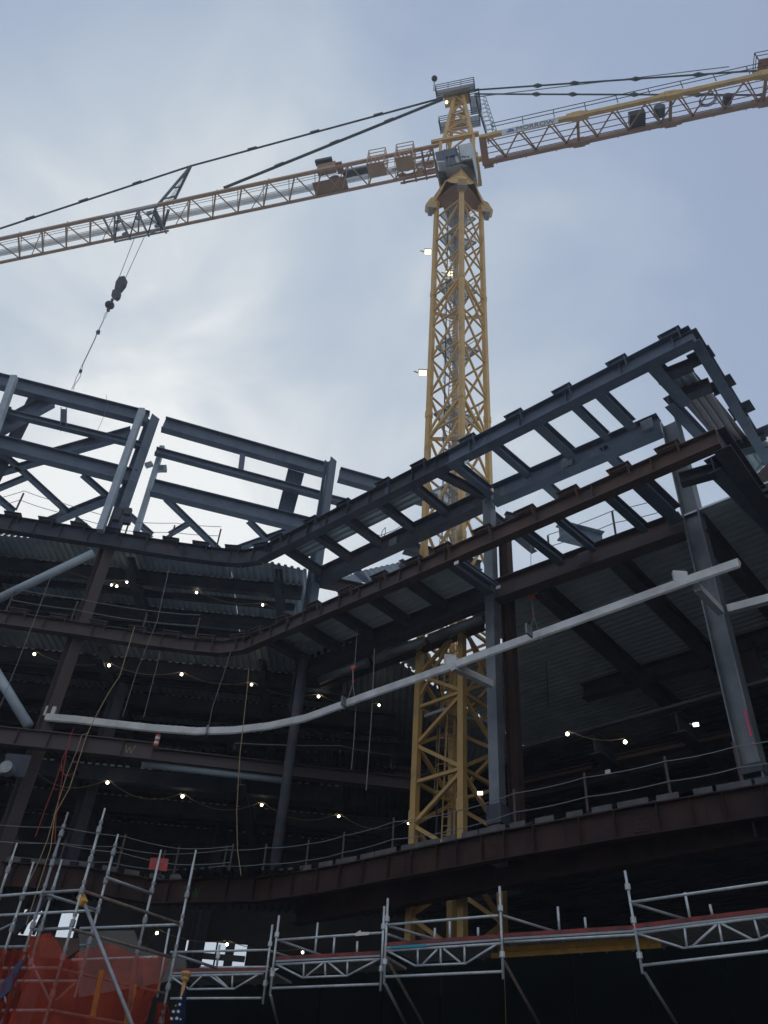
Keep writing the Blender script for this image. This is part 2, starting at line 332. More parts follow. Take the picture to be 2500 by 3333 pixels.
# left wing decks, ribs running back
for z_ in 'abc':
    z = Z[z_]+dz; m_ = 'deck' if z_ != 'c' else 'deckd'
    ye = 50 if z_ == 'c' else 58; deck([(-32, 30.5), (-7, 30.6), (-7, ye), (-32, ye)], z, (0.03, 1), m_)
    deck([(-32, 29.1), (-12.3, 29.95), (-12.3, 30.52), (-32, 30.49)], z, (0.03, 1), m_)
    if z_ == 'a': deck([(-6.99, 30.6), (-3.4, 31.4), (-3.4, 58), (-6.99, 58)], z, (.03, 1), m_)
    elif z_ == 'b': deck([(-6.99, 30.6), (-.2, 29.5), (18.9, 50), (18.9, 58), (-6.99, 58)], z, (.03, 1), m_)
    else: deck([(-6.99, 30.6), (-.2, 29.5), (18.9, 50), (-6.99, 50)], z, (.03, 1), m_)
# right wing decks, ribs parallel to the facade, opening round the mast
for z_, v0 in (('b', .3), ('c', 3.2), ('d', -.6)):
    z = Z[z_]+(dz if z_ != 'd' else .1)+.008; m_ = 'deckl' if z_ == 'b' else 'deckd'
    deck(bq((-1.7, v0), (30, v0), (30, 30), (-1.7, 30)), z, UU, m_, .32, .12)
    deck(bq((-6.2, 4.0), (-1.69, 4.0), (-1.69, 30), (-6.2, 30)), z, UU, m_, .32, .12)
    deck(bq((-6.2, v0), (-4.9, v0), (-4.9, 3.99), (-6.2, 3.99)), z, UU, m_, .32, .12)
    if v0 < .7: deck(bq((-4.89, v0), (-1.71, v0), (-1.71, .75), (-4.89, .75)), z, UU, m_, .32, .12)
# lower floor
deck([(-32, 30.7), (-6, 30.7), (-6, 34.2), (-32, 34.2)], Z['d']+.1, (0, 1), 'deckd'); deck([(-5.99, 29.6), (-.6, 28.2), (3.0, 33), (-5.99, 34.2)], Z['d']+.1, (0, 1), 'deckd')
for a_, b_ in (((1600, 2760), (1840, 2718)), ((1840, 2718), (2088, 2674)), ((2088, 2674), (2500, 2608)), ((2500, 2608), (2900, 2540)), ((1150, 2850), (1303, 2818)), ((1303, 2818), (1600, 2760))):
    p_, q_ = at(a_, zd-.3), at(b_, zd-.3); i0 = (p_-CX).to_2d().dot(VV.to_2d()); i1 = (q_-CX).to_2d().dot(VV.to_2d()); u0_ = (p_-CX).to_2d().dot(UU.to_2d()); u1_ = (q_-CX).to_2d().dot(UU.to_2d())
    if min(i0, i1) < -.62: deck(bq((u0_, i0), (u1_, i1), (u1_, -.61), (u0_, -.61)), Z['d']+.11, UU, 'deckd')
# floor beams, left wing (parallel to facade) and white dashes painted as daylight through the flutes
for z_ in 'abc':
    for i in range(6 if z_ == 'c' else 9):
        y = 32.6+i*3.1
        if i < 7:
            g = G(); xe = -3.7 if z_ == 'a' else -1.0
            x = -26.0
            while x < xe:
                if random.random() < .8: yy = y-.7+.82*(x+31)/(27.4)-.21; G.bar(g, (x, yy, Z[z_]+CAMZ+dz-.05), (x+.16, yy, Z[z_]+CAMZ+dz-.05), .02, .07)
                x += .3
            g.obj('flute_daylight_dash', 'sign', bld, kind='stuff')
        if i < 7: ib('floor_beam', (-31, y+.85, Z[z_]+CAMZ+dz-.2), (-4 if z_ == 'a' else -1.2+.8*(y-32), y+1.65, Z[z_]+CAMZ+dz-.2), .16, .34, 'dprimer', bld)
        ib('floor_beam', (-31, y-.7, Z[z_]+CAMZ+dz-.36), (-3.6 if z_ == 'a' else (-1.2+.9*(y-32.6)*.9), y+.12, Z[z_]+CAMZ+dz-.36), .32, .66, 'dprimer', bld)
    for x in (-24, -18.4, -11.4, -4.6):
        ib('floor_beam', (x, 30.8, Z[z_]+CAMZ+dz-.75), (x, (49.5 if z_ == 'c' else 57), Z[z_]+CAMZ+dz-.75), .34, .6, 'dprimer', bld)
# floor beams, right wing
for z_, v0 in (('b', .45), ('c', 3.5)):
    for u in (1.7, 4.7, 7.75, 10.8, 13.9, 17): ib('floor_beam', B(u, v0, Z[z_]+dz-.38), B(u+.2, 29, Z[z_]+dz-.38), .45, .7, 'dprimer', bld)
    for v in (8.2, 14.6, 21): ib('floor_beam', B(-.8, v, Z[z_]+dz-.42), B(29, v, Z[z_]+dz-.42), .5, .66, 'dprimer', bld)
ib('girder', A18, at((2560, 1745), Z['b']), .5, .8, 'dprimer', bld); ib('girder', at((2319, 1510), Z['b']), at((2520, 1712), Z['b']), .45, .6, 'primer', bld)
ib('girder', at(ce(520, 1780), Z['b']-.1), at(ce(880, 1680), Z['b']-.1), .3, .42, 'dprimer', bld)
# rusty girders of the recessed level right of the crane
c5 = crop(1550, 1850, .5726)
for a, b, h_, m_ in (((190, 1300), (1560, 985), .5, 'rust'), ((200, 1232), (660, 1132), .22, 'rust2'), ((800, 1085), (1530, 928), .24, 'rust2')):
    ib('girder', at(c5(*a), Z['c']-.1), at(c5(*b), Z['c']-.1), .35, h_, m_, bld)
c6 = crop(750, 2050, .5124)
ib('girder', at(c6(-560, 790), Z['c']), at(c6(1150, 985), Z['c']), .4, .5, 'rust', bld); tb('insulated_pipe', at(c6(-560, 850), Z['c']-.3), at(c6(390, 960), Z['c']-.3), .16, 'ltube', bld)
ib('girder', at(c6(160, 825), Z['c']+.3), at(c6(1140, 945), Z['c']+.3), .3, .2, 'rust2', bld)
# rear wall of the ground storey with two bright openings
def wallpiece(x0, x1, z0, z1, y=39.0): G().quadbox([(x0, y, z0), (x1, y, z0), (x1, y+.3, z0), (x0, y+.3, z0), (x0, y, z1), (x1, y, z1), (x1, y+.3, z1), (x0, y+.3, z1)]).obj('rear_wall', 'dconc', bld)
def wy(p, y=39.0): d = ray(p); return CAM+d*(y/d.y)
xa, xb = wy((60, 3000)).x, wy((250, 3000)).x; xc, xd = wy((597, 3100)).x, wy((802, 3100)).x
za0, za1, zb0, zb1 = wy((150, 3050)).z, wy((150, 2965)).z, wy((700, 3165)).z, wy((700, 3062)).z
zt = 14.6
wallpiece(-60, xa, 0, zt); wallpiece(xa, xb, 0, za0); wallpiece(xb, xc, 0, zt); wallpiece(xc, xd, 0, zb0); wallpiece(xc, xd, zb1, zt); wallpiece(xd, 60, 0, zt)
wallpiece(xa, xb, za1+.6, zt)
for fr in (.28, .52): x = xc+(xd-xc)*fr; tb('mullion', (x, 38.9, zb0), (x, 38.9, zb1), .04, 'black', bld, 6)
x = xc+(xd-xc)*.74; G().bar((x, 38.85, zb0), (x, 38.85, zb1), .35, .2, (0, 1, 0)).obj('mullion', 'dprimer', bld)
G().bar((xc, 38.8, zb0+(zb1-zb0)*.45), (xd, 38.8, zb0+(zb1-zb0)*.45), .12, .22).obj('spandrel', 'conc', bld)
for fr in (.15, .35, .5): x = xa+(xb-xa)*fr; G().bar((x, 38.8, za0), (x+.25, 38.8, za1+.5), .12, .09).obj('mullion', 'black', bld)
G().bar((xa, 38.7, za0), (xa+(xb-xa)*.45, 38.7, za1+.6), .2, .4).obj('brace', 'dprimer', bld)
# unseen walls added far behind and at the sides to keep the interior dark
for a, b in (((-34, 58.5), (30, 58.5)), ((-34, 29), (-34, 58.5))):
    g = G(); g.bar((a[0], a[1], 20.2), (b[0], b[1], 20.2), .3, 9); g.obj('light_blocking_wall', 'dconc', bld)
p, q = B(30.3, 2, 0), B(30.3, 31, 0); g = G(); g.bar((p.x, p.y, 10), (q.x, q.y, 10), .3, 20); g.obj('light_blocking_wall', 'dconc', bld)
# ---- left upper frame
LP = ((-12.25, 30.0), (16.6, 3.8)); LPb = ((-12.25, 30.5), (16.6, 3.8)); LPf = ((-12.25, 29.45), (16.6, 3.8))
k1 = crop(0, 1200, .3617)
def fr(a, b, w_, h_, m='primer', pl=LP, name='frame_beam', src=k1): return ib(name, at(src(*a), pl), at(src(*b), pl), w_, h_, m, bld, .04)
I_ = lambda x, y: (x, y)
fr((-300, 40), (1330, 452), .42, .82); fr((532, 1381), (1057, 1530), .42, .82, src=I_); fr((1103, 1545), (1420, 1634), .42, .82, src=I_)
fr((-300, 285), (95, 385), .3, .34); fr((-60, 368), (1290, 697), .3, .34); fr((1400, 742), (2908, 1148), .32, .38); fr((1078, 1625), (1230, 1664), .32, .38, src=I_)
fr((-300, 600), (1215, 985), .43, .82); fr((1370, 1070), (2868, 1437), .43, .82); fr((575, 365), (570, 545), .3, .3); fr((78, 255), (65, 358), .25, .25, src=c2_)
fr((430, 785), (1190, 570), .42, .5, pl=LPb, name='frame_brace'); fr((-200, 640), (450, 290), .45, .7, pl=LPb, name='frame_brace')
br('galvanised_post', at(k1(1280, 370), LPf), at(k1(900, 1462), LPf), .3, .3, 'ltube', bld); br('galvanised_post', at(k1(130, 75), LPf), at(k1(-60, 620), LPf), .3, .3, 'ltube', bld)
br('galvanised_post', at(k1(1462, 705), LPb), at(k1(1222, 1490), LPb), .24, .24, 'ltube', bld)
br('galvanised_post', at(c2_(607, 385), LPf), at(c2_(572, 690), LPf), .07, .07, 'ltube', bld); fr((578, 520), (550, 690), .2, .2, src=c2_)
for a, b in (((1330, 850), (1350, 880)), ((1400, 900), (1500, 900)), ((1430, 880), (1440, 925))): br('splice_plate', at(k1(*a), LPb), at(k1(*b), LPb), .2, .35, 'ltube', bld)
g = G()
for x, y in ((1070, 1290), (1150, 1290), (1145, 1370), (1050, 1340)): p = at(k1(x, y), LPf); g.bar(p-Vector((.16, 0, 0)), p+Vector((.16, 0, 0)), .2, .36)
g.obj('splice_plate', 'dprimer', bld)
zr = 26.75; JW_ = 1.0
for a, b, w_ in (((-80, 700), (150, 870), .26), ((150, 870), (620, 1300), .28), ((740, 950), (1370, 1500), .28), ((-260, 960), (130, 1290), .34), ((-260, 1010), (390, 825), .4), ((340, 1420), (1180, 1085), .5), ((-260, 1180), (240, 975), .3), ((1490, 1165), (2350, 2000), .3), ((680, 1350), (830, 1470), .25)):
    ib('joist', at(k1(*a), zr), at(k1(*b), zr), w_*.8, (.42 if w_ > .45 else .28), 'primer', bld, .03)
k2 = crop(600, 1600, .3014)
for a, b, w_ in (((690, 310), (900, 520), .3), ((560, 620), (1180, 400), .32), ((-170, 470), (60, 335), .26)): ib('joist', at(k2(*a), zr), at(k2(*b), zr), w_*.8, (.42 if w_ > .45 else .28), 'primer', bld, .03)
# small infill sheets
def sheet(pp, m, n_=12, dirv=None, name='deck_sheet'):
    a, b, c_, d = pp; g = G(); nv = ((b-a).cross(d-a)).normalized()
    for i in range(n_*2+1):
        t = i/(n_*2); off = nv*(.035 if i % 2 else -.035); g.v += [a.lerp(b, t)+off, d.lerp(c_, t)+off]
    for i in range(n_*2): g.f.append([2*i, 2*i+1, 2*i+3, 2*i+2])
    return g.obj(name, m, bld)
sheet([at(p, LPb) for p in ((938, 1524), (991, 1540), (952, 1684), (903, 1665))], 'primer', 9)
sheet([at(c3(*p), zr) for p in ((290, 1060), (500, 985), (560, 1085), (430, 1105))], 'deck', 7); sheet([at(c3(*p), zr) for p in ((500, 985), (840, 910), (935, 1000), (560, 1085))], 'deck', 7)
ib('girder', at(c3(100, 1080), Z['a']), at(c3(640, 1190), Z['a']), .4, .5, 'rust', bld); ib('girder', at(c3(870, 775), zr), at(c3(1560, 960), zr), .5, .6, 'dprimer', bld)
ib('joist', at(c3(840, 915), zr), at(c3(980, 1030), zr), .3, .4, 'dprimer', bld); ib('joist', at(c3(440, 985), zr), at(c3(560, 1090), zr), .3, .3, 'primer', bld)
ib('joist', at(c4(60, 1070), zr-1), at(c4(330, 1290), zr-1), .34, .4, 'dprimer', bld); ib('joist', at(c4(165, 1095), zr-1), at(c4(320, 1135), zr-1), .3, .3, 'dprimer', bld); ib('girder', at(c4(470, 1180), zr), at(c4(720, 1245), zr), .6, .9, 'primer', bld)
# orange-red plates at the far right edge
g = G(); P = [at(p, Z['b']+2) for p in ((2430, 1590), (2500, 1520), (2580, 1500), (2580, 1660), (2500, 1620))]; g.prism(P, (0, 0, .15)); g.obj('red_oxide_plate', 'rust2', bld)
g = G(); P = [at(ce(*p), Z['b']+1) for p in ((955, 1840), (1015, 1810), (1105, 1925), (1040, 1950))]; g.prism(P, (0, 0, .1)); g.obj('red_oxide_plate', 'rust2', bld)
for a, b in (((1260, 1430), (1422, 1400)), ((1290, 1520), (1440, 1430)), ((1210, 1120), (1330, 1500)), ((1180, 1150), (1290, 1500)), ((1330, 1350), (1440, 1420)), ((1250, 1740), (1370, 1610)), ((1340, 1340), (1420, 1560))):
    br('edge_rail', at(ce(*a), Z['a']), at(ce(*b), Z['a']), .1, .1, 'dtube', bld)
# large bracing tubes at far left
tb('brace_tube', at((-60, 1975), ((-12.2, 29.6), (1, 0))), at((305, 1800), ((-12.2, 29.6), (1, 0))), .19, 'ltube', bld, 16)
cA = crop(0, 2300, .2411)
tb('brace_tube', at((-60, 2110), ((-12.2, 29.2), (1, 0))), at(cA(390, 265), ((-12.2, 29.2), (1, 0))), .19, 'ltube', bld, 16)
p = at(cA(100, 840), ((-12.2, 28.7), (1, 0))); o = G().bar(p-Vector((2.2, 0, 1.0)), p, .2, .3).obj('brace_arm', 'dtube', bld)
G().tube(p-Vector((0, .2, 0)), p+Vector((0, .2, 0)), .22, 16).obj('pin', 'dtube', o)
P = [at(cA(*q_), ((-12.2, 29.0), (1, 0))) for q_ in ((90, 625), (430, 660), (330, 960), (20, 900))]; G().prism(P, (0, .06, 0)).obj('gusset_plate', 'dprimer', bld)
# bolted splice plates and connection angles
def splice(p, d, h, m='dprimer'):
    n_ = Vector((d.y, -d.x, 0)).normalized(); g = G(); g.bar(p-d*.22+n_*.03, p+d*.22+n_*.03, .02, h)
    for i in (-.15, -.05, .05, .15):
        for j in range(4): c_ = p+d*i+n_*.045+Vector((0, 0, (j-1.5)*h*.24)); g.bar(c_-d*.018, c_+d*.018, .03, .036)
    g.obj('splice_plate', m, bld)
for u_ in (-7.1, -3.0, 1.6, 5.1): splice(B(u_, -2.72, Z['a']), UU, .5, 'primer'); splice(B(u_+.4, -2.72, Z['b']), UU, .5, 'rust')
for u_ in (-5, .55, 3.6, 6.9): splice(B(u_, -.0 if u_ < 0 else .05, Z['a'])-VV*.03, UU, .5, 'colm'); splice(B(u_+.2, 0, Z['b']), UU, .5, 'rust')
for i in (3, 6, 8, 10, 12): splice(FE[i], (FE[i+1]-FE[i]).normalized(), .55, 'rustd')
# chord tags and marks
for p, pl in ((c3(1342, 918), ((B(0, -2.95, 0).x, B(0, -2.95, 0).y), (UU.x, UU.y))), (c3(1435, 10), None), (c5(125, 107), ((B(0, -.3, 0).x, B(0, -.3, 0).y), (UU.x, UU.y))), (c5(748, 1156), ((B(0, 3, 0).x, B(0, 3, 0).y), (UU.x, UU.y))), (crop(1600, 2600, .5425)(1028, 43), Z['d']+.2), (crop(700, 2680, .603)(815, 216), Z['d']+.2), (crop(700, 2680, .603)(1325, 218), Z['d']-.3), (c5(1655, 1243), Z['d']+.4)):
    pl = pl or ((B(0, -2.95, 0).x, B(0, -2.95, 0).y), (UU.x, UU.y)); q = at(p, pl); q -= ray(p).normalized()*.35
    G().bar(q-UU*.09, q+UU*.09, .02, .13).obj('paper_tag', 'sign', bld)
g = G(); q = at(c5(1580, 940), ((r.x, r.y), (UU.x, UU.y)))-VV*.32; g.bar(q+Vector((0, 0, .55)), q+Vector((0, 0, -.2)), .05, .01, VV); g.bar(q-Vector((0, 0, .38)), q-Vector((0, 0, .45)), .05, .01, VV); g.obj('paint_mark', 'pink', bld)
q = FE[3].lerp(FE[4], .6); d_ = (FE[4]-FE[3]).normalized(); n_ = Vector((d_.y, -d_.x, 0)); g = G()
pts = [(-.3, -.2), (-.3, .2), (-.12, -.2), (-.12, .2)]; P = [q+n_*.03+d_*x+Vector((0, 0, z)) for x, z in pts]
for a, b in zip(P, P[1:]): g.bar(a, b, .012, .02)
pts = [(0, .2), (.08, -.2), (.16, .1), (.24, -.2), (.32, .2)]; P = [q+n_*.03+d_*x+Vector((0, 0, z)) for x, z in pts]
for a, b in zip(P, P[1:]): g.bar(a, b, .012, .02)
g.obj('marker_writing', 'green', bld)
# ---- guard posts and cables
def rail(px, pl, h, side, cs=(1.1, .55), m='rust'):
    P = []
    for p in px:
        q = at(p, pl); P.append(q); br('guard_post', q, q+Vector((0, 0, h)), .06, .06, m, bld)
    for cz in cs:
        pts = []
        for a, b in zip(P, P[1:]):
            for i in range(6): t = i/6; pts.append(a.lerp(b, t)+Vector((0, -.05, cz-.16*t*(1-t))))
        pts.append(P[-1]+Vector((0, -.05, cz))); G().path(pts, .014, 4).obj('guard_cable', 'wire', bld)
rail([(-90, 2835), (20, 2840), (180, 2850), (345, 2860), (512, 2885), (718, 2873), (850, 2868), (991, 2857), (1110, 2833), (1275, 2792), (1470, 2765), (1678, 2708), (1915, 2661), (2187, 2613), (2420, 2570), (2700, 2520)], Z['d']+.08, 1.25, 0)
rail([(-60, 2790), (170, 2800), (380, 2830), (560, 2868), (740, 2862)], Z['d']+.1, 1.2, 0)
rail([(-80, 1695), (52, 1660), (180, 1700), (400, 1760), (553, 1765), (706, 1777)], Z['a']+.38, 1.0, 0)
rail([(20, 1990), (230, 2022), (460, 2060), (635, 2075)], Z['b']+.35, 1.0, 0)
rail([(750, 2505), (1100, 2515), (1270, 2545)], Z['c']+.3, 1.0, 0)
rail([(1870, 2560), (1860, 2500), (2215, 2420), (2400, 2380)], Z['c']+.35, 1.0, 0)
rail([(2190, 1700), (2005, 1745), (1790, 1822)], Z['b']+.4, 1.1, 0)
# ================================================================== CURVED WHITE TUBE
pz = 14.0
px = [(150, 2338), (250, 2346), (350, 2358), (500, 2374), (640, 2384), (760, 2381), (880, 2367), (1000, 2341), (1100, 2305), (1200, 2268), (1380, 2206), (1570, 2138), (1722, 2083), (2000, 1983), (2266, 1887), (2410, 1838)]
P = [at((x, y), pz) for x, y in px]
tub = thing('curved_white_girt', 'long curved white box tube sweeping across the facade in front of the columns', 'tube', P[0])
g = G(); n = len(P); b0 = 0
for i, p in enumerate(P):
    d = (P[min(i+1, n-1)]-P[max(i-1, 0)]).normalized(); x = Vector((d.y, -d.x, 0)).normalized()
    for a, z in ((.10, -.165), (.15, -.12), (.15, .12), (.10, .165), (-.15, .165)): g.v.append(p+x*a+Vector((0, 0, z)))
for i in range(n-1):
    for k in range(5): g.f.append([i*5+k, i*5+(k+1) % 5, i*5+5+(k+1) % 5, i*5+5+k])
g.f.append(list(range(5))); g.f.append([n*5-5+k for k in range(5)][::-1]); g.obj('tube_body', 'white', tub)
for a, b in (((1475, 2170), (1600, 2228)), ((2268, 1912), (2345, 1990)), ((2370, 1985), (2560, 1935))): br('support_arm', at(a, pz-.1), at(b, pz-.1), .2, .24, 'white', tub)
for x, y in ((163, 2316), (1465, 2150), (2215, 1880)): p = at((x, y), pz+.3); G().bar(p-Vector((.2, 0, 0)), p+Vector((.2, 0, 0)), .12, .4).obj('lifting_lug', 'white', tub)
for x, y in ((1122, 2285), (1722, 2052), (675, 2380)):
    p = at((x, y), pz); d = UU if x > 900 else Vector((1, .0, 0)); G().bar(p-d*.03, p+d*.03, .33, .36).obj('strap', 'wire', tub)
# ================================================================== TOWER CRANE
MP = Vector((3.4, 28.9, CAMZ)); E = Vector((-.963, .27, 0)).normalized(); NN = Vector((-.27, -.963, 0)).normalized()
crane = thing('tower_crane', 'yellow lattice tower crane rising through the steel frame with a long jib to the left', 'tower crane', (3.4, 28.9, 0))
hd = 1.5; LEG = [Vector((-hd, 0, 0)), Vector((0, -hd, 0)), Vector((hd, 0, 0)), Vector((0, hd, 0))]
g = G(); g.quadbox([MP+Vector((-2.2, -2.2, -1.6)), MP+Vector((2.2, -2.2, -1.6)), MP+Vector((2.2, 2.2, -1.6)), MP+Vector((-2.2, 2.2, -1.6)), MP+Vector((-2.2, -2.2, -1.0)), MP+Vector((2.2, -2.2, -1.0)), MP+Vector((2.2, 2.2, -1.0)), MP+Vector((-2.2, 2.2, -1.0))])
mast = g.obj('mast', 'conc', crane)
for l in LEG:
    up = Vector((l.x+l.y, l.y-l.x, 0)).normalized()
    for z0, z1 in ((-1, 10.9), (10.9, 22.6), (22.6, 31.6), (31.6, 42.1), (42.1, 52.6)):
        br('mast_leg', MP+l+Vector((0, 0, z0)), MP+l+Vector((0, 0, z1-.02)), .245, .245, 'yel', mast, up)
        G().bar(MP+l+Vector((0, 0, z1-.25)), MP+l+Vector((0, 0, z1+.2)), .29, .29, up).obj('leg_splice', 'yel', mast)
def face(i, z0, z1): return MP+LEG[i]+Vector((0, 0, z0)), MP+LEG[(i+1) % 4]+Vector((0, 0, z1))
z = 50.8; nodes = []
while z > 17: nodes.append(z); z -= 2.95
for z in nodes:
    for i in range(4):
        a, b = face(i, z, z); br('mast_brace', a, b, .09, .09, 'yel', mast)
        if i in (0, 3): a, b = face(i, z-2.9, z-.1)
        else: a, b = face(i, z-.1, z-2.9)
        if i == 3: a, b = face(i, z-2.9, z-.1)
        br('mast_brace', a, b, .105, .105, 'yel', mast)
for z in (42.0, 31.5):
    for i in range(4): a, b = face(i, (z-1.7 if i % 2 == 0 else z), (z if i % 2 == 0 else z-1.7)); br('mast_brace', a, b, .16, .16, 'yel', mast)
z = 15.09
for k in range(-1, 6):
    zz = 15.09-2.95*k
    for i in range(4):
        a, b = face(i, zz, zz); br('mast_brace', a, b, .12, .12, 'yel', mast)
        hi, mi = (i+1) % 4 if i % 2 == 0 else i, i if i % 2 == 0 else (i+1) % 4
        H = MP+LEG[hi]; Q = MP+LEG[mi]
        br('mast_brace', H+Vector((0, 0, zz-.1)), Q+Vector((0, 0, zz-1.5)), .13, .13, 'yel', mast); br('mast_brace', Q+Vector((0, 0, zz-1.55)), H+Vector((0, 0, zz-2.9)), .13, .13, 'yel', mast)
# platforms and caged ladder inside
for i, z in enumerate((51.2, 48.3, 42.9, 37.2, 31.7, 26.3, 20.5, 14.8)):
    c0 = MP+Vector((0, 0, z))
    q = G().prism([c0+Vector((-1.25, 0, 0)), c0+Vector((-.5, -.72, 0)), c0+Vector((-.1, .1, 0)), c0+Vector((0, 1.2, 0))], (0, 0, .05)).obj('rest_platform', 'grate', crane)
    G().prism([c0+Vector((.1, -.2, .0)), c0+Vector((1.15, .05, 0)), c0+Vector((.1, 1.15, 0)), c0+Vector((-.05, .3, 0))], (0, 0, .05)).obj('grating_panel', 'grate', q)
    for a, b in (((-1.25, 0), (0, 1.2)), ((1.15, .05), (.1, 1.15)), ((1.15, .05), (.1, -.2)), ((-.5, -.72), (-1.25, 0)), ((.5, .5), (-.6, -.6))):
        G().bar(c0+Vector((*a, -.04)), c0+Vector((*b, -.04)), .06, .1).obj('platform_edge', 'dtube', q)
    for hz_ in (.55, 1.1): G().bar(c0+Vector((1.1, .1, hz_)), c0+Vector((.1, 1.1, hz_)), .03, .03).obj('handrail', 'dtube', q)
    for xy in ((1.1, .1), (.6, .6), (.1, 1.1)): G().bar(c0+Vector((*xy, 0)), c0+Vector((*xy, 1.1)), .03, .03).obj('handrail', 'dtube', q)
    b0_, t0 = c0+Vector((-.35, -.1, -5.4)), c0+Vector((-.15, .25, 1.0)); sx = Vector((.2, -.12, 0))
    lm = 'yel' if z < 24 else 'dtube'
    g = G(); g.bar(b0_-sx, t0-sx, .05, .05); g.bar(b0_+sx, t0+sx, .05, .05)
    for k in range(20): t = k/20; p = b0_.lerp(t0, t); g.bar(p-sx, p+sx, .025, .025)
    ld = g.obj('ladder', lm, crane)
    out_ = Vector((-.55, -.75, 0)).normalized(); sd = Vector((.75, -.55, 0))
    for k in range(5):
        p = b0_.lerp(t0, .35+k*.16); pts = [p+sd*.34*math.cos(a)+out_*(.38+.38*math.sin(a)) for a in [R_(-90+x) for x in range(0, 361, 30)]]; G().path(pts, .018, 4).obj('cage_hoop', lm, ld)
    for a in (-40, 0, 50, 100, 150): G().bar(b0_.lerp(t0, .33)+sd*.34*math.cos(R_(a))+out_*(.38+.38*math.sin(R_(a))), t0+sd*.34*math.cos(R_(a))+out_*(.38+.38*math.sin(R_(a))), .02, .02).obj('cage_strap', lm, ld)
br('power_cable', MP+Vector((-.75, -.4, 8)), MP+Vector((-.75, -.4, 51)), .06, .06, 'black', crane)
# slewing support
def ring(z, r): return [MP+Vector((-r, 0, z)), MP+Vector((0, -r, z)), MP+Vector((r, 0, z)), MP+Vector((0, r, z))]
sup = G().prism([MP+Vector((math.cos(a)*1.15, math.sin(a)*1.15, 55.9)) for a in [R_(k*22.5) for k in range(16)]], (0, 0, .7)).obj('slewing_ring', 'dtube', crane)
lo, md, hi = ring(51.9, 1.95), ring(53.6, 1.7), ring(55.9, 1.0)
for i in range(4):
    j = (i+1) % 4
    g = G(); mid_ = (lo[i]+lo[j])/2+Vector((0, 0, 1.5)); g.prism([lo[i], mid_.lerp(lo[i], .35)+Vector((0, 0, .2)), mid_+Vector((0, 0, .55)), mid_.lerp(lo[j], .35)+Vector((0, 0, .2)), lo[j], md[j], hi[j], hi[i], md[i]], (MP+Vector((0, 0, 53))-(lo[i]+lo[j])/2).normalized()*.12); g.obj('support_plate', 'yel', sup)
    up = Vector((LEG[i].x+LEG[i].y, LEG[i].y-LEG[i].x, 0)).normalized()
    rd_ = LEG[i].normalized(); td_ = Vector((-rd_.y, rd_.x, 0)); b_ = lo[i]-rd_*.1
    G().prism([b_-td_*.26+x_*rd_+Vector((0, 0, z_)) for x_, z_ in ((-.35, -.25), (.2, -.25), (.42, .0), (.1, .95), (-.35, 1.3))], td_*.52).obj('corner_shoe', 'yel', sup)
    G().bar(b_+rd_*.05-td_*.32+Vector((0, 0, -.28)), b_+rd_*.05+td_*.32+Vector((0, 0, -.28)), .3, .22).obj('shoe_bolt', 'dtube', sup)
g = G(); g.prism([p*.0+p for p in ring(53.2, 1.55)], (0, 0, .08)); g.obj('support_floor', 'brown', sup)
# rotating head: turntable frame, machine panel, cab
def J(t, s, z): return MP+E*t+NN*s+Vector((0, 0, z))
def PJ(s): q = MP+NN*s; return ((q.x, q.y), (E.x, E.y))
cc = crop(1380, 220, .1809)
head = G().bar(J(-1.5, 0, 57.1), J(1.5, 0, 57.1), 2.2, .7).obj('turntable', 'yel', crane)
for s_ in (-1, 1):
    for t_ in (-1.2, 1.2): br('head_post', J(t_, s_*.95, 57.4), J(t_, s_*.95, 60.6), .22, .22, 'yel', head)
    br('head_chord', J(-1.6, s_*.95, 60.5), J(1.9, s_*.95, 60.5), .28, .34, 'yel', head)
P = [at(cc(*p), PJ(1.3)) for p in ((600, 1400), (860, 1345), (865, 1630), (670, 1665))]
pn = G().prism(P, NN*-.12).obj('white_side_panel', 'cabw', crane)
P = [at(cc(*p), PJ(1.32)) for p in ((862, 1345), (930, 1620), (935, 1900), (868, 1630))]; G().prism(P, NN*-1.2).obj('panel_end', 'cabw', pn)
for x in (690, 740, 795):
    a = at(cc(x-22, 1608), PJ(1.315)); b = at(cc(x+22, 1598), PJ(1.315)); G().bar(a, b, .02, .13).obj('dark_marking', 'black', pn)
P = [at(cc(*p), PJ(1.6)) for p in ((195, 1520), (560, 1430), (650, 1700), (250, 1700), (225, 1680))]
cab = G().prism(P, NN*-1.1).obj('operator_cab', 'cabw', crane)
for q_ in (((200, 1530), (350, 1480), (375, 1660), (235, 1670)), ((370, 1475), (570, 1435), (600, 1560), (385, 1600)), ((395, 1620), (430, 1612), (450, 1740), (410, 1745)), ((460, 1600), (550, 1580), (590, 1730), (480, 1750))):
    G().prism([at(cc(*p), PJ(1.63)) for p in q_], NN*-.02).obj('cab_window', 'glass', cab)
for a, b in (((365, 1470), (400, 1780)), ((570, 1430), (660, 1710)), ((390, 1610), (610, 1560)), ((400, 1780), (660, 1715)), ((450, 1610), (480, 1760)), ((620, 1420), (665, 1700))): br('cab_frame', at(cc(*a), PJ(1.68)), at(cc(*b), PJ(1.68)), .07, .07, 'glass', cab)
br('access_rail', at(cc(190, 1640), PJ(1.3)), at(cc(285, 2020), PJ(1.3)), .08, .08, 'black', cab)
P = [at(cc(*p), PJ(.9)) for p in ((240, 1740), (420, 1800), (340, 1960), (280, 1990))]; G().prism(P, NN*-.8).obj('access_box', 'glass', cab)
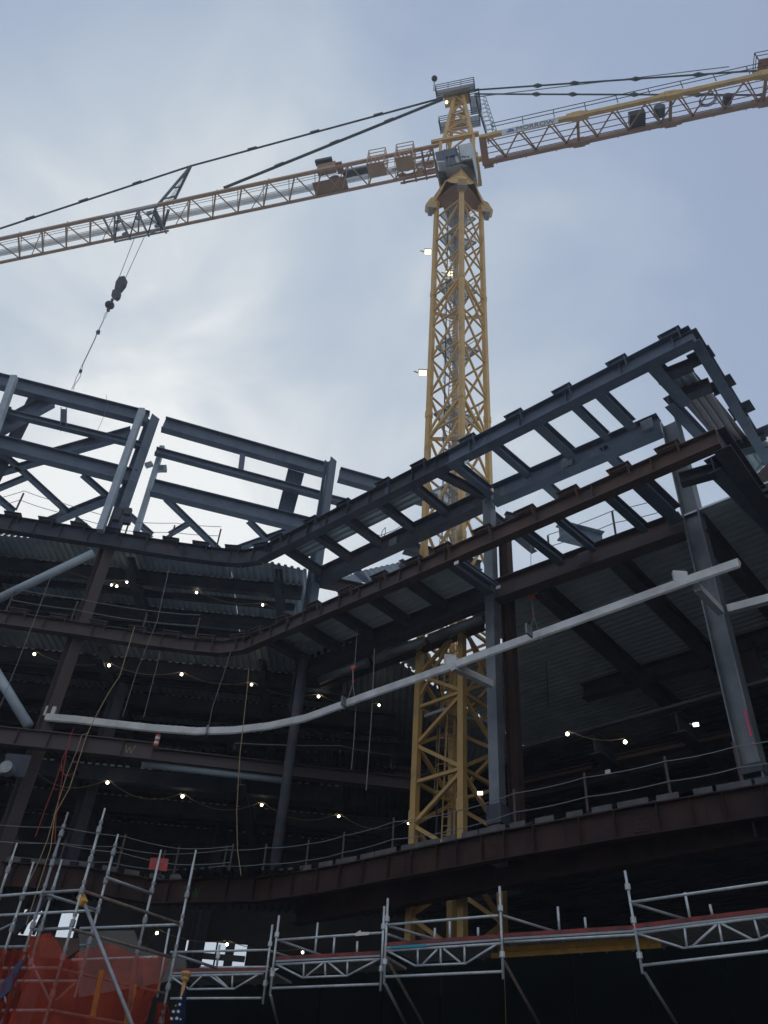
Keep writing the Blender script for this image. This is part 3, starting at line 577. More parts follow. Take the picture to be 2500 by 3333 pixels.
# A-frame tower head
ah = 8.9
tp = [J(t_*.32, s_*.3, 69.3) for t_ in (-1, 1) for s_ in (-1, 1)]; bs = [J(t_*1.05-.05, s_*.9, 60.6) for t_ in (-1, 1) for s_ in (-1, 1)]
apx = G().bar(J(-.9, 0, 69.6), J(1.2, 0, 69.6), 1.0, .7).obj('apex_head', 'yel', crane)
for a, b in zip(bs, tp): br('apex_leg', a, b, .24, .24, 'yel', apx)
for fc in ((0, 2), (1, 3), (0, 1), (2, 3)):
    for k in range(5):
        t0, t1 = k/5, (k+1)/5; i, j = fc if k % 2 == 0 else fc[::-1]
        br('apex_brace', bs[i].lerp(tp[i], t0), bs[j].lerp(tp[j], t1), .11, .11, 'yel', apx)
        br('apex_brace', bs[i].lerp(tp[i], t1), bs[j].lerp(tp[j], t1), .09, .09, 'yel', apx)
# platforms with railings round the top
def gallery(t0, t1, s0, s1, z, par, m='dgreen', hs=(.35, .72, 1.1), fl='gratd', nm='railing'):
    G().bar(J(t0, (s0+s1)/2, z), J(t1, (s0+s1)/2, z), abs(s1-s0), .06).obj('walkway', fl, par)
    cs = [J(t0, s0, z), J(t1, s0, z), J(t1, s1, z), J(t0, s1, z)]
    for a, b in zip(cs, cs[1:]+cs[:1]):
        n_ = max(1, round((b-a).length/1.0)); g = G()
        for h in hs: g.bar(a+Vector((0, 0, h)), b+Vector((0, 0, h)), .045, .045)
        for k in range(n_+1): p = a.lerp(b, k/n_); g.bar(p, p+Vector((0, 0, hs[-1])), .05, .05)
        g.obj(nm, m, par)
gallery(-1.35, 1.75, .45, 1.15, 68.9, apx); gallery(-1.5, 1.7, -1.3, -.4, 66.6, apx); gallery(-1.7, -.9, -.5, .9, 67.2, apx)
G().bar(J(1.85, 1.2, 68.9), J(1.85, 1.2, 71.1), .07, .07).ball(J(1.85, 1.2, 71.2), .26).obj('aircraft_beacon', 'black', apx)
G().ball(J(.95, .4, 68.2), .14).obj('warning_lamp', 'flood', apx)
lb, lt = J(-2.2, .2, 60.8), J(-1.35, .2, 68.3); g = G()
for s_ in (-.25, .25): g.bar(lb+NN*s_, lt+NN*s_, .06, .06)
for k in range(24): p = lb.lerp(lt, k/24); g.bar(p-NN*.25, p+NN*.25, .03, .03)
ld = g.obj('apex_ladder', 'dgreen', apx)
for k in range(9):
    p = lb.lerp(lt, .12+k*.1); G().path([p+NN*.4*math.cos(a)-E*(.05+.75*max(0, math.sin(a))) for a in [R_(x) for x in range(0, 181, 20)]], .02, 4).obj('cage_hoop', 'dgreen', ld)
for a in (0, 45, 90, 135, 180): q = NN*.4*math.cos(R_(a))-E*(.05+.75*math.sin(R_(a))); G().bar(lb.lerp(lt, .12)+q, lt+q, .025, .025).obj('cage_strap', 'dgreen', ld)
# ---- jib
def zj(t): return 59.95-.047*t
JW = .98; JT = 2.0; T1 = 56
jib = G().bar(J(1.6, 0, zj(1.6)+JT), J(T1, 0, zj(T1)+JT), .2, .2).obj('jib', 'jib', crane)
br('jib_chord', J(1.2, JW, zj(1.2)), J(T1, JW, zj(T1)), .2, .2, 'jib', jib); br('jib_chord', J(1.2, -JW, zj(1.2)), J(T1, -JW, zj(T1)), .19, .19, 'jib', jib)
t = 1.8; k = 0; pn_ = 2.1
while t < T1-2:
    tn = t+pn_; tm = t+pn_/2
    a = J(t, JW, zj(t)); b = J(tm, -JW, zj(tm)); c_ = J(tn, JW, zj(tn)); tt = J(tm, 0, zj(tm)+JT)
    for p, q, ww in ((a, b, .115), (b, c_, .075), (a, tt, .07), (tt, c_, .06), (b, tt, .05)): br('jib_brace', p, q, ww, ww, 'jib', jib)
    if k % 3 == 0: br('jib_brace', a, J(tn, -JW, zj(tn)), .06, .06, 'jib', jib)
    if k % 2 == 0: G().bar(J(t, JW, zj(t)+.1), J(t, JW, zj(t)+.45), .05, .05).obj('jib_stanchion', 'jib', jib)
    t = tn; k += 1
G().bar(J(2, -.35, zj(2)+.25), J(T1, -.35, zj(T1)+.25), .46, .05).obj('jib_walkway', 'grate', jib)
for s_, h in ((-.7, .9), (.1, .75), (-.55, 1.3), (.5, .3)): G().bar(J(2, s_, zj(2)+h), J(T1, s_, zj(T1)+h), .03, .03).obj('jib_wire', 'wire', jib)
# trolley winch box, panels
a = J(9.0, 0, zj(9)); wb = G().bar(J(9.2, .75, zj(9)+.5), J(10.6, .75, zj(10.6)+.5), .5, .95).obj('winch_housing', 'brown', crane); 
G().bar(J(8.6, -.5, zj(9)+.06), J(11.2, -.5, zj(11)+.06), 1.2, .12).obj('winch_floor', 'brown', wb); G().bar(J(8.6, .8, zj(8.6)+.1), J(9.1, .8, zj(9.1)+.1), .9, .1).obj('winch_floor', 'brown', wb)
G().tube(J(9.6, -.1, zj(9.6)+.6), J(9.6, -.9, zj(9.6)+.6), .42, 14).obj('winch_drum', 'black', wb); G().bar(J(9.5, 1.02, zj(9)+1.2), J(10.8, 1.02, zj(10)+1.2), .4, .3).obj('winch_motor', 'dgreen', wb)
G().bar(J(6.5, .1, zj(7)+.4), J(8.8, .1, zj(8.8)+.4), .5, .3).obj('cable_tray', 'dgreen', wb)
# root junction frames
rt = G().bar(J(1.6, 0, zj(2)-.25), J(5.0, 0, zj(5)-.25), .12, .14).obj('root_frame', 'jib', jib)
for s_ in (-1.15, -.6, .5): br('root_frame', J(1.7, s_, zj(2)-.3), J(4.6, s_, zj(4.6)-.3), .1, .16, 'brown', jib)
for t_ in (1.8, 2.6, 3.4, 4.3): br('root_frame', J(t_, -1.25, zj(3)-.35), J(t_, .9, zj(3)-.2), .13, .13, 'brown', jib)
for t_, s_ in ((2.2, -.4), (3.0, -.8), (3.9, -.3), (4.4, -.9)): G().tube(J(t_, s_, zj(3)-.15), J(t_, s_+.3, zj(3)-.15), .3, 12).obj('sheave', 'jib', jib)
# trolley
tr = G().bar(J(23.3, JW+.1, zj(24)-.3), J(28.0, JW+.1, zj(28)-.3), .12, .2).bar(J(23.3, -JW-.1, zj(24)-.3), J(28.0, -JW-.1, zj(28)-.3), .1, .14).obj('trolley', 'dtube', crane)
for t_ in (23.5, 25.0, 26.6, 27.9): br('trolley_beam', J(t_, -JW-.2, zj(26)-.35), J(t_, JW+.2, zj(26)-.35), .12, .14, 'dtube', tr)
for a, b in ((23.5, 25.0), (25.0, 26.6), (26.6, 27.9)): br('trolley_beam', J(a, JW, zj(26)-.35), J(b, -JW, zj(26)-.35), .1, .1, 'dgreen', tr)
for t_, s_ in ((24.0, -.5), (24.6, -.9), (26.9, -.7), (27.4, -.2), (25.2, .4), (27.0, .4), (24.2, .6)): G().tube(J(t_, s_-.06, zj(26)-.2), J(t_, s_+.06, zj(26)-.2), .26, 14).obj('sheave', 'dtube', tr)
for t_ in (): G().prism([J(t_-.5, .1, zj(26)+.1), J(t_+.5, .1, zj(26)+.1), J(t_+.25, -.9, zj(26)-.8), J(t_-.25, -.9, zj(26)-.8)], E*.1).obj('side_plate', 'dgreen', tr)
# pendant bars
def pend(p, q, nseg, rr, m='dgreen', par=crane):
    o = G().tube(p, q, rr, 8).obj('pendant_bar', m, par); d = (q-p).normalized()
    for k in range(1, nseg):
        c_ = p.lerp(q, k/nseg)
        G().bar(c_-d*.4, c_+d*.4, .07, .2).bar(c_-d*.4+NN*.12, c_+d*.4+NN*.12, .05, .2).obj('pendant_link', m, o)
        for s_ in (-.33, .33): G().bar(c_+d*s_-Vector((0, 0, .2)), c_+d*s_+Vector((0, 0, .2)), .05, .05).obj('pin', m, o)
top = at((1442, 318), PJ(0)); st = at((622, 540), PJ(0)); far = at((-420, 882), PJ(0))
pend(top, st, 4, .085); pend(st, far, 6, .085); low = at((728, 612), PJ(0)); pend(top+Vector((0, 0, -.3)), low, 4, .12)
b1, b2 = at((505, 678), PJ(.5)), at((562, 663), PJ(-.5)); b3, b4 = at((508, 690), PJ(-.9)), at((548, 675), PJ(.9))
strt = G().bar(st, b1, .16, .16).obj('jib_strut', 'dgreen', crane); br('strut_leg', st, b2, .16, .16, 'dgreen', strt)
for t_ in (.3, .55, .8): br('strut_rung', st.lerp(b1, t_), st.lerp(b2, t_), .1, .1, 'dgreen', strt)
g = G(); q1, q2 = st.lerp((b1+b2)/2, .15)+NN*.1, b2.lerp(b1, .35); q3, q4 = q1+E*.0, q2
for k in range(26): t_ = .15+.85*k/26; a_ = st.lerp(b1.lerp(b2, .45), t_); c_ = st.lerp(b1.lerp(b2, .85), t_); g.bar(a_, c_, .03, .03)
g.obj('strut_ladder', 'dgreen', strt)
for a, b in ((b3, at((525, 748), PJ(-1))), (at((500, 690), PJ(.9)), at((527, 745), PJ(-1))), (at((548, 685), PJ(.9)), at((530, 745), PJ(-1)))): br('strut_leg', a, b, .2, .2, 'dgreen', strt)
# ---- counter jib
def zc(t): return 59.8+.065*(-t-1.5)
TC = -34
cj = br('counter_jib', J(-1.6, .95, zc(-1.6)), J(TC, .95, zc(TC)), .26, .42, 'yel', crane); br('girder', J(-1.6, -.95, zc(-1.6)), J(TC, -.95, zc(TC)), .26, .45, 'brown', cj)
t = -2.2; k = 0
while t > TC+2:
    a, b, c_ = J(t, .8, zc(t)), J(t-1.1, -.8, zc(t)), J(t-2.2, .8, zc(t))
    for o_ in (0, -.28): br('lacing', a+E*o_, b+E*o_*.3, .09, .09, 'brown', cj)
    br('lacing', b, c_, .09, .09, 'brown', cj)
    t -= 2.2; k += 1
for t_ in (-8.6, -15.0, -21.3, -27.5):
    for s_, m_ in ((.95, 'yel'), (-.95, 'brown')): G().bar(J(t_-.75, s_, zc(t_)+.02), J(t_+.75, s_, zc(t_)+.02), .32, .62).bar(J(t_-.4, s_, zc(t_)-.02), J(t_+.4, s_, zc(t_)-.02), .38, .78).obj('splice_box', m_, cj)
    br('lacing', J(t_, .8, zc(t_)), J(t_, -.8, zc(t_)), .2, .2, 'brown', cj)
for s_ in (1.25, -1.25):
    g = G()
    for h in (.65, 1.2): g.bar(J(-2.6, s_, zc(-2.6)+h), J(TC, s_, zc(TC)+h), .045, .045)
    n_ = 13
    for i in range(n_): t_ = -2.6-i*2.2; g.bar(J(t_, s_, zc(t_)), J(t_, s_, zc(t_)+1.2), .05, .05)
    g.obj('railing', 'dgreen', cj)
G().bar(J(-2, 0, zc(-2)+.28), J(TC, 0, zc(TC)+.28), .05, .05).bar(J(-2, -.45, zc(-2)+.3), J(TC, -.45, zc(TC)+.3), .05, .05).bar(J(-2, .45, zc(-2)+.3), J(TC, .45, zc(TC)+.3), .05, .05).obj('walkway_rail', 'brown', cj)
wn = G().bar(J(-12.2, -.35, zc(-12)+.45), J(-13.3, -.35, zc(-13)+.45), .9, .7).obj('hoist_winch', 'black', cj)
G().tube(J(-14.3, -.5, zc(-14)+.4), J(-14.3, .2, zc(-14)+.4), .4, 12).obj('cable_drum', 'dgreen', cj)
for k in range(5): c_ = J(-17.6, -.1, zc(-17)+.35+.06*k); G().path([c_+E*(.6-.03*k)*math.cos(R_(a))+NN*(.45-.02*k)*math.sin(R_(a)) for a in range(0, 361, 24)], .025, 4).obj('cable_coil', 'black', cj)
G().tube(J(-18.9, -.6, zc(-18)+.3), J(-18.9, 0, zc(-18)+.3), .32, 12).obj('cable_drum', 'black', cj)
wh = G().bar(J(-21.6, .55, zc(-22)+1.1), J(-25.5, .55, zc(-25)+1.1), .8, .9).obj('machine_deck', 'brown', cj)
gallery(-21, -34, .2, 1.5, zc(-26)+.9, cj, 'dgreen', (.6, 1.15), 'brown')
for k in range(4): G().bar(J(-29.5-k*.9, 0, 60.6), J(-30.2-k*.9, 0, 60.6), 2.2, 3.0).obj('counterweight_block', 'conc', cj)
G().tube(J(-1.8, .0, 60.6), J(-1.8, .0, 61.5), .2, 8).obj('pivot', 'dtube', cj); G().bar(J(-1.7, -1.2, zc(-2)+.2), J(-2.4, -1.2, zc(-2)+.2), .2, .9).bar(J(-1.6, 0, 59.8), J(-2.1, 0, 59.8), 2.1, .5).obj('root_plate', 'brown', cj)
# company banner on the near railing
cb = crop(1500, 150, .6028)
P = [at(cb(*p), PJ(1.32)) for p in ((215, 462), (525, 392), (527, 412), (290, 470), (222, 486))]
P = [at(cb(*p), PJ(1.32)) for p in ((218, 455), (524, 389), (527, 413), (222, 484))]
ban = G().prism(P, NN*.02).obj('banner', 'cabw', cj)
cu = bpy.data.curves.new('t', 'FONT'); cu.body = 'MORROW'; cu.size = 1; cu.extrude = 0
to = bpy.data.objects.new('t', cu); C.objects.link(to); bpy.context.view_layer.update()
me = bpy.data.meshes.new_from_object(to.evaluated_get(bpy.context.evaluated_depsgraph_get())); bpy.data.objects.remove(to)
xs = [v.co.x for v in me.vertices]; ys = [v.co.y for v in me.vertices]; x0, x1, y0, y1 = min(xs), max(xs), min(ys), max(ys)
q00, q10, q01, q11 = [at(cb(*p), PJ(1.345)) for p in ((300, 459), (508, 415), (300, 436), (506, 393))]
def bil(u, v): return q00.lerp(q10, u).lerp(q01.lerp(q11, u), v)
g = G(); g.v = [bil((v.co.x-x0)/(x1-x0), (v.co.y-y0)/(y1-y0)) for v in me.vertices]; g.f = [list(p.vertices) for p in me.polygons]
n0 = len(g.v); g.v += [v+NN*.008 for v in g.v]; g.f += [[i+n0 for i in f] for f in g.f]; g.obj('banner_lettering', 'dgreen', ban)
for q_ in (((247, 466), (262, 448), (272, 445), (268, 462)), ((270, 461), (274, 446), (279, 446), (292, 457))): G().prism([at(cb(*p), PJ(1.35)) for p in q_], NN*.008).obj('banner_logo', 'blue', ban)
# counter-jib pendants
for s_, a, b in ((.5, (1545, 293), (2374, 236)), (-.5, (1545, 306), (2374, 309))):
    p = at(a, PJ(s_)); q = at(b, PJ(s_)); q2 = p.lerp(q, 1.12)
    o = G().tube(p, q2, .07, 8).obj('pendant_bar', 'dgreen', crane); d = (q-p).normalized()
    for f_ in (.27, .42, .66, .89): c_ = p.lerp(q, f_); G().tube(c_-d*.45, c_, .05, 8, .19).tube(c_, c_+d*.45, .19, 8, .05).obj('pendant_link', 'dgreen', o)
G().tube(at((1545, 316), PJ(0)), at((2374, 217), PJ(0)), .035, 6).obj('hoist_rope', 'wire', crane)
# ---- loose things on the crane
def basket(px, lab):
    c0 = at(px, PJ(1.35)); bk = thing('access_basket', lab, 'cage', c0, 'cages standing on the jib'); 
    a, b, h = .62, .5, 2.1
    cs = [c0+E*x+NN*y for x, y in ((-a, -b), (a, -b), (a, b), (-a, b))]
    for p in cs: G().bar(p, p+Vector((0, 0, h)), .06, .06).obj('post', 'jib', bk)
    for hh in (.0, .55, 1.1, 1.6, h):
        g = G()
        for p, q in zip(cs, cs[1:]+cs[:1]): g.bar(p+Vector((0, 0, hh)), q+Vector((0, 0, hh)), .045, .045)
        g.obj('hoop_rail', 'jib', bk)
    for k in (-.3, 0, .3): G().bar(c0+E*k-NN*b, c0+E*k-NN*b+Vector((0, 0, h)), .035, .035).obj('bar', 'jib', bk); G().bar(c0+E*k+NN*b, c0+E*k+NN*b+Vector((0, 0, 1.1)), .035, .035).obj('bar', 'jib', bk)
    G().bar(c0-E*a, c0+E*a, 2*b, .06).obj('floor', 'jib', bk)
basket((1226, 552), 'left one of the two open steel cages on the jib'); basket((1318, 532), 'right one of the two open steel cages, nearest the operator cab')
def flood(px, pl, lab, m='flood', sc=.8):
    c0 = at(px, pl); d = -ray(px).normalized(); fl = thing('floodlight', lab, 'floodlight', c0, 'lit floodlights'); x = d.cross(Vector((0, 0, 1))).normalized(); y = x.cross(d)
    f = (d*.5+Vector((0, 0, -.8))).normalized()
    y = f.cross(x).normalized()
    G().prism([c0+(x*a+y*b)*sc for a, b in ((-.3, -.24), (.3, -.24), (.3, .24), (-.3, .24))], -f*.12*sc).obj('housing', 'dtube', fl)
    G().prism([c0+f*.004+(x*a+y*b)*sc for a, b in ((-.26, -.2), (.26, -.2), (.26, .2), (-.26, .2))], f*.02).obj('lens', m, fl)
    G().bar(c0+x*.3*sc, c0+x*.6*sc+Vector((0, 0, .15*sc)), .05, .05).obj('bracket', 'dtube', fl)
flood((1393, 820), PJ(0), 'glowing floodlight high on the left side of the crane mast'); flood((1376, 1214), PJ(.2), 'glowing floodlight at mid height on the left side of the crane mast'); flood((1462, 890), PJ(-.2), 'small glowing floodlight inside the crane mast')
# hook block with slings
hbp = PJ(0)
hk = thing('hook_block', 'dark hook block hanging on two ropes below the jib trolley', 'hook block', at((386, 925), hbp))
for a, b in (((443, 762), (388, 903)), ((473, 764), (408, 906))): G().tube(at(a, hbp), at(b, hbp), .025, 5).obj('hoist_rope', 'wire', hk)
def J2(p, w_, par, name, m='dprimer', th=.3): return G().prism([at(q_, hbp) for q_ in p], NN*-th).obj(name, m, par)
k3 = crop(0, 450, .5124)
J2([k3(*p) for p in ((755, 880), (790, 873), (800, 890), (790, 925), (760, 962), (727, 955), (735, 910))], 0, hk, 'sheave_housing')
J2([k3(*p) for p in ((715, 962), (745, 955), (760, 970), (752, 1000), (735, 1015), (706, 1000))], 0, hk, 'swivel', th=.3)
J2([k3(*p) for p in ((707, 1015), (718, 1018), (712, 1040), (700, 1038))], 0, hk, 'shank', th=.12)
q = at(k3(697, 1060), hbp); G().ball(q, .33, 14, 8, .85).obj('headache_ball', 'dprimer', hk, True)
def sling(p, name='wire_sling', r=.02, m='wire', pl=hbp, par=hk): G().path([at(k3(*q_), pl) for q_ in p], r, 5).obj(name, m, par)
J2([k3(*p) for p in ((675, 1085), (695, 1082), (693, 1095), (678, 1098))], 0, hk, 'shackle', th=.1)
sling([(682, 1098), (668, 1115), (659, 1140), (657, 1158), (668, 1140), (680, 1115), (684, 1098)]); sling([(657, 1158), (625, 1225)], r=.03); 
J2([k3(*p) for p in ((622, 1215), (634, 1218), (628, 1240), (612, 1240), (608, 1228))], 0, hk, 'shackle', th=.1); sling([(615, 1240), (606, 1270), (522, 1445)], r=.035)
sling([(522, 1445), (512, 1460), (508, 1475), (524, 1462), (526, 1445)]); J2([k3(*p) for p in ((506, 1466), (520, 1468), (512, 1488), (500, 1484))], 0, hk, 'shackle', th=.1)
sling([(505, 1485), (485, 1520), (474, 1555), (455, 1595)]); sling([(514, 1485), (512, 1510), (492, 1545), (478, 1560), (464, 1600)])
# ================================================================== STRING LIGHTS
def string(px, zz, lab, sag=.35, ext=None):
    P = [at(p, zz) for p in px]; s = thing('string_light', lab, 'string light', P[0], 'strings of site lights')
    pts = []
    PP = ([at(ext[0], zz)+Vector((0, 0, .1))] if ext else [])+P
    for a, b in zip(PP, PP[1:]):
        for i in range(8): t = i/8; pts.append(a.lerp(b, t)+Vector((0, 0, .14-sag*4*t*(1-t))))
    pts.append(PP[-1]+Vector((0, 0, .14))); G().path(pts, .013, 4).obj('cable', 'rope', s)
    for p in P: b = G().ball(p, random.uniform(.045, .062), 10, 7).obj('bulb', 'bulb', s, True); G().tube(p+Vector((0, 0, .07)), p+Vector((0, 0, .17)), .04, 8).obj('socket', 'black', b)
string([(186, 1847), (413, 1895), (640, 1929), (855, 1969), (1063, 2006), (1246, 2034)], Z['a']-.45, 'string of small bulbs under the topmost closed deck')
string([(112, 2129), (355, 2166), (591, 2195), (819, 2228), (1037, 2267), (1234, 2295)], Z['b']-.6, 'string of small bulbs above the curved white tube')
string([(350, 2547), (594, 2592), (852, 2620), (1103, 2657), (1330, 2680)], Z['c']-.6, 'string of small bulbs sagging on a cable below the curved white tube', .5, ((110, 2530),))
string([(361, 3215), (511, 3037), (739, 3074), (985, 3100)], Z['d']-1.0, 'string of small bulbs low down behind the scaffolding', .2)
string([(1847, 2389), (2035, 2415)], Z['c']-.3, 'two small bulbs in the dark bay right of the crane', .2)
string([(363, 1904), (380, 1908)], Z['a']-.9, 'pair of small bulbs close together beside the leaning column', .02)
for px_, lab in (((2265, 2358), 'white square work light hanging under the deck near the right column'), ((1563, 2581), 'white square work light just right of the crane mast foot')):
    flood(px_, Z['c']-.3 if px_[0] > 2000 else Z['c']-1.5, lab, 'floodw', .32)
# ================================================================== ROPES
def rope(pts, pl, lab, m='rope', r=.014, cat='rope', nm='rope', gr=None):
    P = [at(p, pl) for p in pts]; out_ = []
    for a, b in zip(P, P[1:]):
        for i in range(4): out_.append(a.lerp(b, i/4))
    out_.append(P[-1]); o = G().path(out_, r, 5).obj(nm, m); tag(o, lab, cat, gr); return o
RP = ((-8, 28.4), (1, 0)); RQ = ((0, 26.4), (UU.x, UU.y))
rope([c18(855, 370), (390, 2200), c18(690, 790), c18(600, 955), c18(555, 1050), c18(440, 1400), c18(350, 1560), (165, 2760), (85, 3010)], RP, 'long tan rope hanging from the rusty beam down past the end of the white tube', r=.016)
rope([cA(1200, 350), cA(1105, 385), cA(1040, 590), cA(900, 930), cA(780, 1300), cA(640, 1800), cA(540, 2050), (80, 2900)], RP, 'tan rope looped over the lowest rusty edge beam beside the red rope')
rope([cA(1010, 270), cA(960, 370), cA(905, 560), cA(830, 740), cA(835, 880), cA(900, 940), cA(1000, 900), cA(1060, 740), cA(1100, 600), cA(1165, 400)], RP, 'red rope hanging in a deep loop under the white tube', 'ropeR')
rope([cA(950, 400), cA(890, 650), cA(850, 900), cA(800, 1200), cA(755, 1500), cA(740, 1850)], RP, 'red rope hanging straight down behind the looped one', 'ropeR')
rope([cA(820, 800), cA(720, 1100), cA(640, 1300), cA(480, 1750)], RP, 'thin red rope with a knot left of the loop', 'ropeR')
rope([(810, 2175), c6(105, 390), c6(60, 800), c6(40, 1150), c6(45, 1400), c6(68, 1560)], ((-3, 27.6), (1, 0)), 'single yellowish rope hanging in front of the dark bay left of the round column')
rope([(550, 1850), c18(1000, 330), c18(870, 650), c18(780, 940)], RP, 'grey wire hanging across the upper decks, left one of the pair', 'wire', .012, 'wire', 'wire_line')
rope([c18(1020, 530), c18(960, 760), c18(912, 950)], RP, 'grey wire with a hook ending just above the white tube', 'wire', .012, 'wire', 'wire_line')
rope([c18(1465, 530), c18(1415, 690), c18(1350, 880), c18(1325, 1010)], RP, 'grey chain line reaching down to the bend of the white tube', 'wire', .012, 'wire', 'wire_line')
rope([(165, 1880), c18(210, 350), c18(60, 730), c18(0, 880)], RP, 'thin grey wire slanting down beside the upper brace tube', 'wire', .012, 'wire', 'wire_line')
rope([c6(805, 0), c6(790, 240)], RQ, 'grey lifting wire above the red hoist', 'wire', .016, 'wire', 'wire_line')
rope([c6(800, 440), c6(785, 700), c6(768, 890)], RQ, 'grey wire hanging below the middle of the white tube', 'wire', .014, 'wire', 'wire_line')
rope([c6(915, 120), c6(900, 500), c6(880, 780), c6(862, 1020)], RQ, 'tan rope with a loop at its end left of the crane mast', 'wire', .016)
rope([(1728, 1715), (1728, 1850), c5(318, 160)], ((8, 22), (UU.x, UU.y)), 'grey wire from the roof down to the small red hoist at right', 'wire', .012, 'wire', 'wire_line')
rope([c5(400, 530), c5(410, 780)], 17.0, 'thin grey rod hanging under the right hand deck', 'wire', .02, 'rod', 'hanging_rod')
for (a, b, lab) in (((c6(780, 235), c6(778, 345), 'small red chain hoist hanging above the bend of the white tube')), ((c5(315, 160), c5(325, 270), 'small red chain hoist under the right hand deck'))):
    p = at(a, RQ if a[0] < 1500 else ((8, 22), (UU.x, UU.y))); q = at(b, RQ if a[0] < 1500 else ((8, 22), (UU.x, UU.y)))
    h = thing('chain_hoist', lab, 'hoist', q); G().bar(p-Vector((.06, 0, .1)), p+Vector((.07, 0, .02)), .1, .15).obj('hoist_body', 'redc', h); G().tube(p, q, .03, 6).obj('chain', 'wire', h); G().bar(q, q+Vector((0, 0, .15)), .07, .07).obj('lower_hook', 'redc', h)
    for s_ in (-.22, .22): G().tube(q, q+Vector((s_, -.1, -1.1)), .016, 5).obj('sling_leg', 'wire', h)
rope([c2_(890, 765), c2_(960, 765), c2_(1050, 730), c2_(1110, 690)], Z['a']-.3, 'thin black cable drooping in the roof opening left of the crane', 'black', .014, 'cable', 'cable')
rope([c2_(985, 715), c2_(965, 740), c2_(958, 770), c2_(972, 775), c2_(985, 755), c2_(985, 715)], Z['a']-.35, 'thin black cable loop hanging in the roof opening', 'black', .014, 'cable', 'cable')
rope([c5(130, 1400), c5(200, 1500)], Z['d']+1.0, 'thin blue strap at the foot of the middle column', 'cyan', .02, 'strap', 'strap')
rope([(345, 1285), (350, 1320), (330, 1375), (318, 1400)], LPf, 'frayed wire end dangling under the top frame beam', 'wire', .01, 'wire', 'wire_line')
# red and white barricade, red cloth
p = at((506, 2430), ((-8, 29.2), (1, 0))); q = at((516, 2392), ((-8, 29.2), (1, 0))); bc = thing('marker_post', 'short red and white striped post hanging off the end of the rusty beam', 'post', p)
for k in range(5): G().tube(p.lerp(q, k/5), p.lerp(q, (k+.98)/5), .09, 10).obj('stripe', 'redc' if k % 2 == 0 else 'sign', bc)
zf = crop(0, 2580, .5124)
P = [at(zf(*c_), Z['d']+.4) for c_ in ((958, 412), (1072, 420), (1058, 500), (943, 488))]; pl_ = ((P[2].x, P[2].y), (1, .1)); P = [at(zf(*c_), pl_) for c_ in ((958, 412), (1005, 410), (1072, 420), (1058, 500), (1010, 488), (943, 488))]
P[1] += Vector((0, .08, 0)); P[4] += Vector((0, .08, 0)); o = G().prism(P, (0, .02, 0)).obj('warning_flag', 'redc'); tag(o, 'square red warning cloth tied to the guard cables above the scaffold', 'flag')
# ================================================================== SCAFFOLD WALKWAY ON THE RIGHT
ZS = 3.8
c7 = crop(700, 2680, .603); c8 = crop(1600, 2600, .5425)
wk = thing('scaffold_walkway', 'galvanised tube scaffold walkway with red edged boards and lattice beams across the dark hoarding', 'scaffolding', at((1260, 3080), ZS)-Vector((0, 0, ZS+1.0)))
def vplane(a, b): p, q = at(a, ZS), at(b, ZS); return ((p.x, p.y), (q.x-p.x, q.y-p.y))
TR = .0235
def stt(a, b, pl, m='galv', name='standard', r=TR, par=wk):
    p, q = at(a, pl), at(b, pl); o = tb(name, p, q, r, m, par)
    if name == 'standard':
        n_ = max(1, int((p-q).length/.5))
        for k in range(n_): c_ = p.lerp(q, (k+.5)/n_); G().tube(c_-Vector((0, 0, .045)), c_+Vector((0, 0, .045)), r*2.0, 8).obj('coupler', m, o)
    return o
def bay(c, plr, base, x0, x1, up_pts, tr_top, tr_bot, low, nodes_=None):
    pass
def bayset(cr_, L_, R_b, pl, stand, ledg, truss, boards, tall=1.05):
    for a, b in stand: stt(cr_(*a), cr_(*b), pl)
    for a, b in ledg: stt(cr_(*a), cr_(*b), pl, name='ledger')
    for a, b in truss: stt(cr_(*a), cr_(*b), pl, name='truss_tube', r=TR*.82)
    for a, b in boards:
        p, q = at(cr_(*a), pl), at(cr_(*b), pl); d = (q-p).normalized(); n_ = Vector((-d.y, d.x, 0)).normalized()
        if n_.y < 0: n_ = -n_
        for k in range(5):
            o_ = n_*(.12+k*.235); G().bar(p+o_+Vector((0, 0, .03)), q+o_+Vector((0, 0, .03)), .225, .045).obj('plank', 'wood', wk)
        G().bar(p+n_*.0+Vector((0, 0, .045)), q+n_*.0+Vector((0, 0, .045)), .03, .06).obj('toe_board', 'red', wk)
        br('board_edge', p-Vector((0, 0, .012)), q-Vector((0, 0, .012)), .05, .035, 'dtube', wk)
        for k in range(5):   # rear row: transoms and rear ledger
            t = (k+.1)/5; G().tube(p.lerp(q, t), p.lerp(q, t)+n_*1.2, .022, 6).obj('transom', 'dtube', wk)
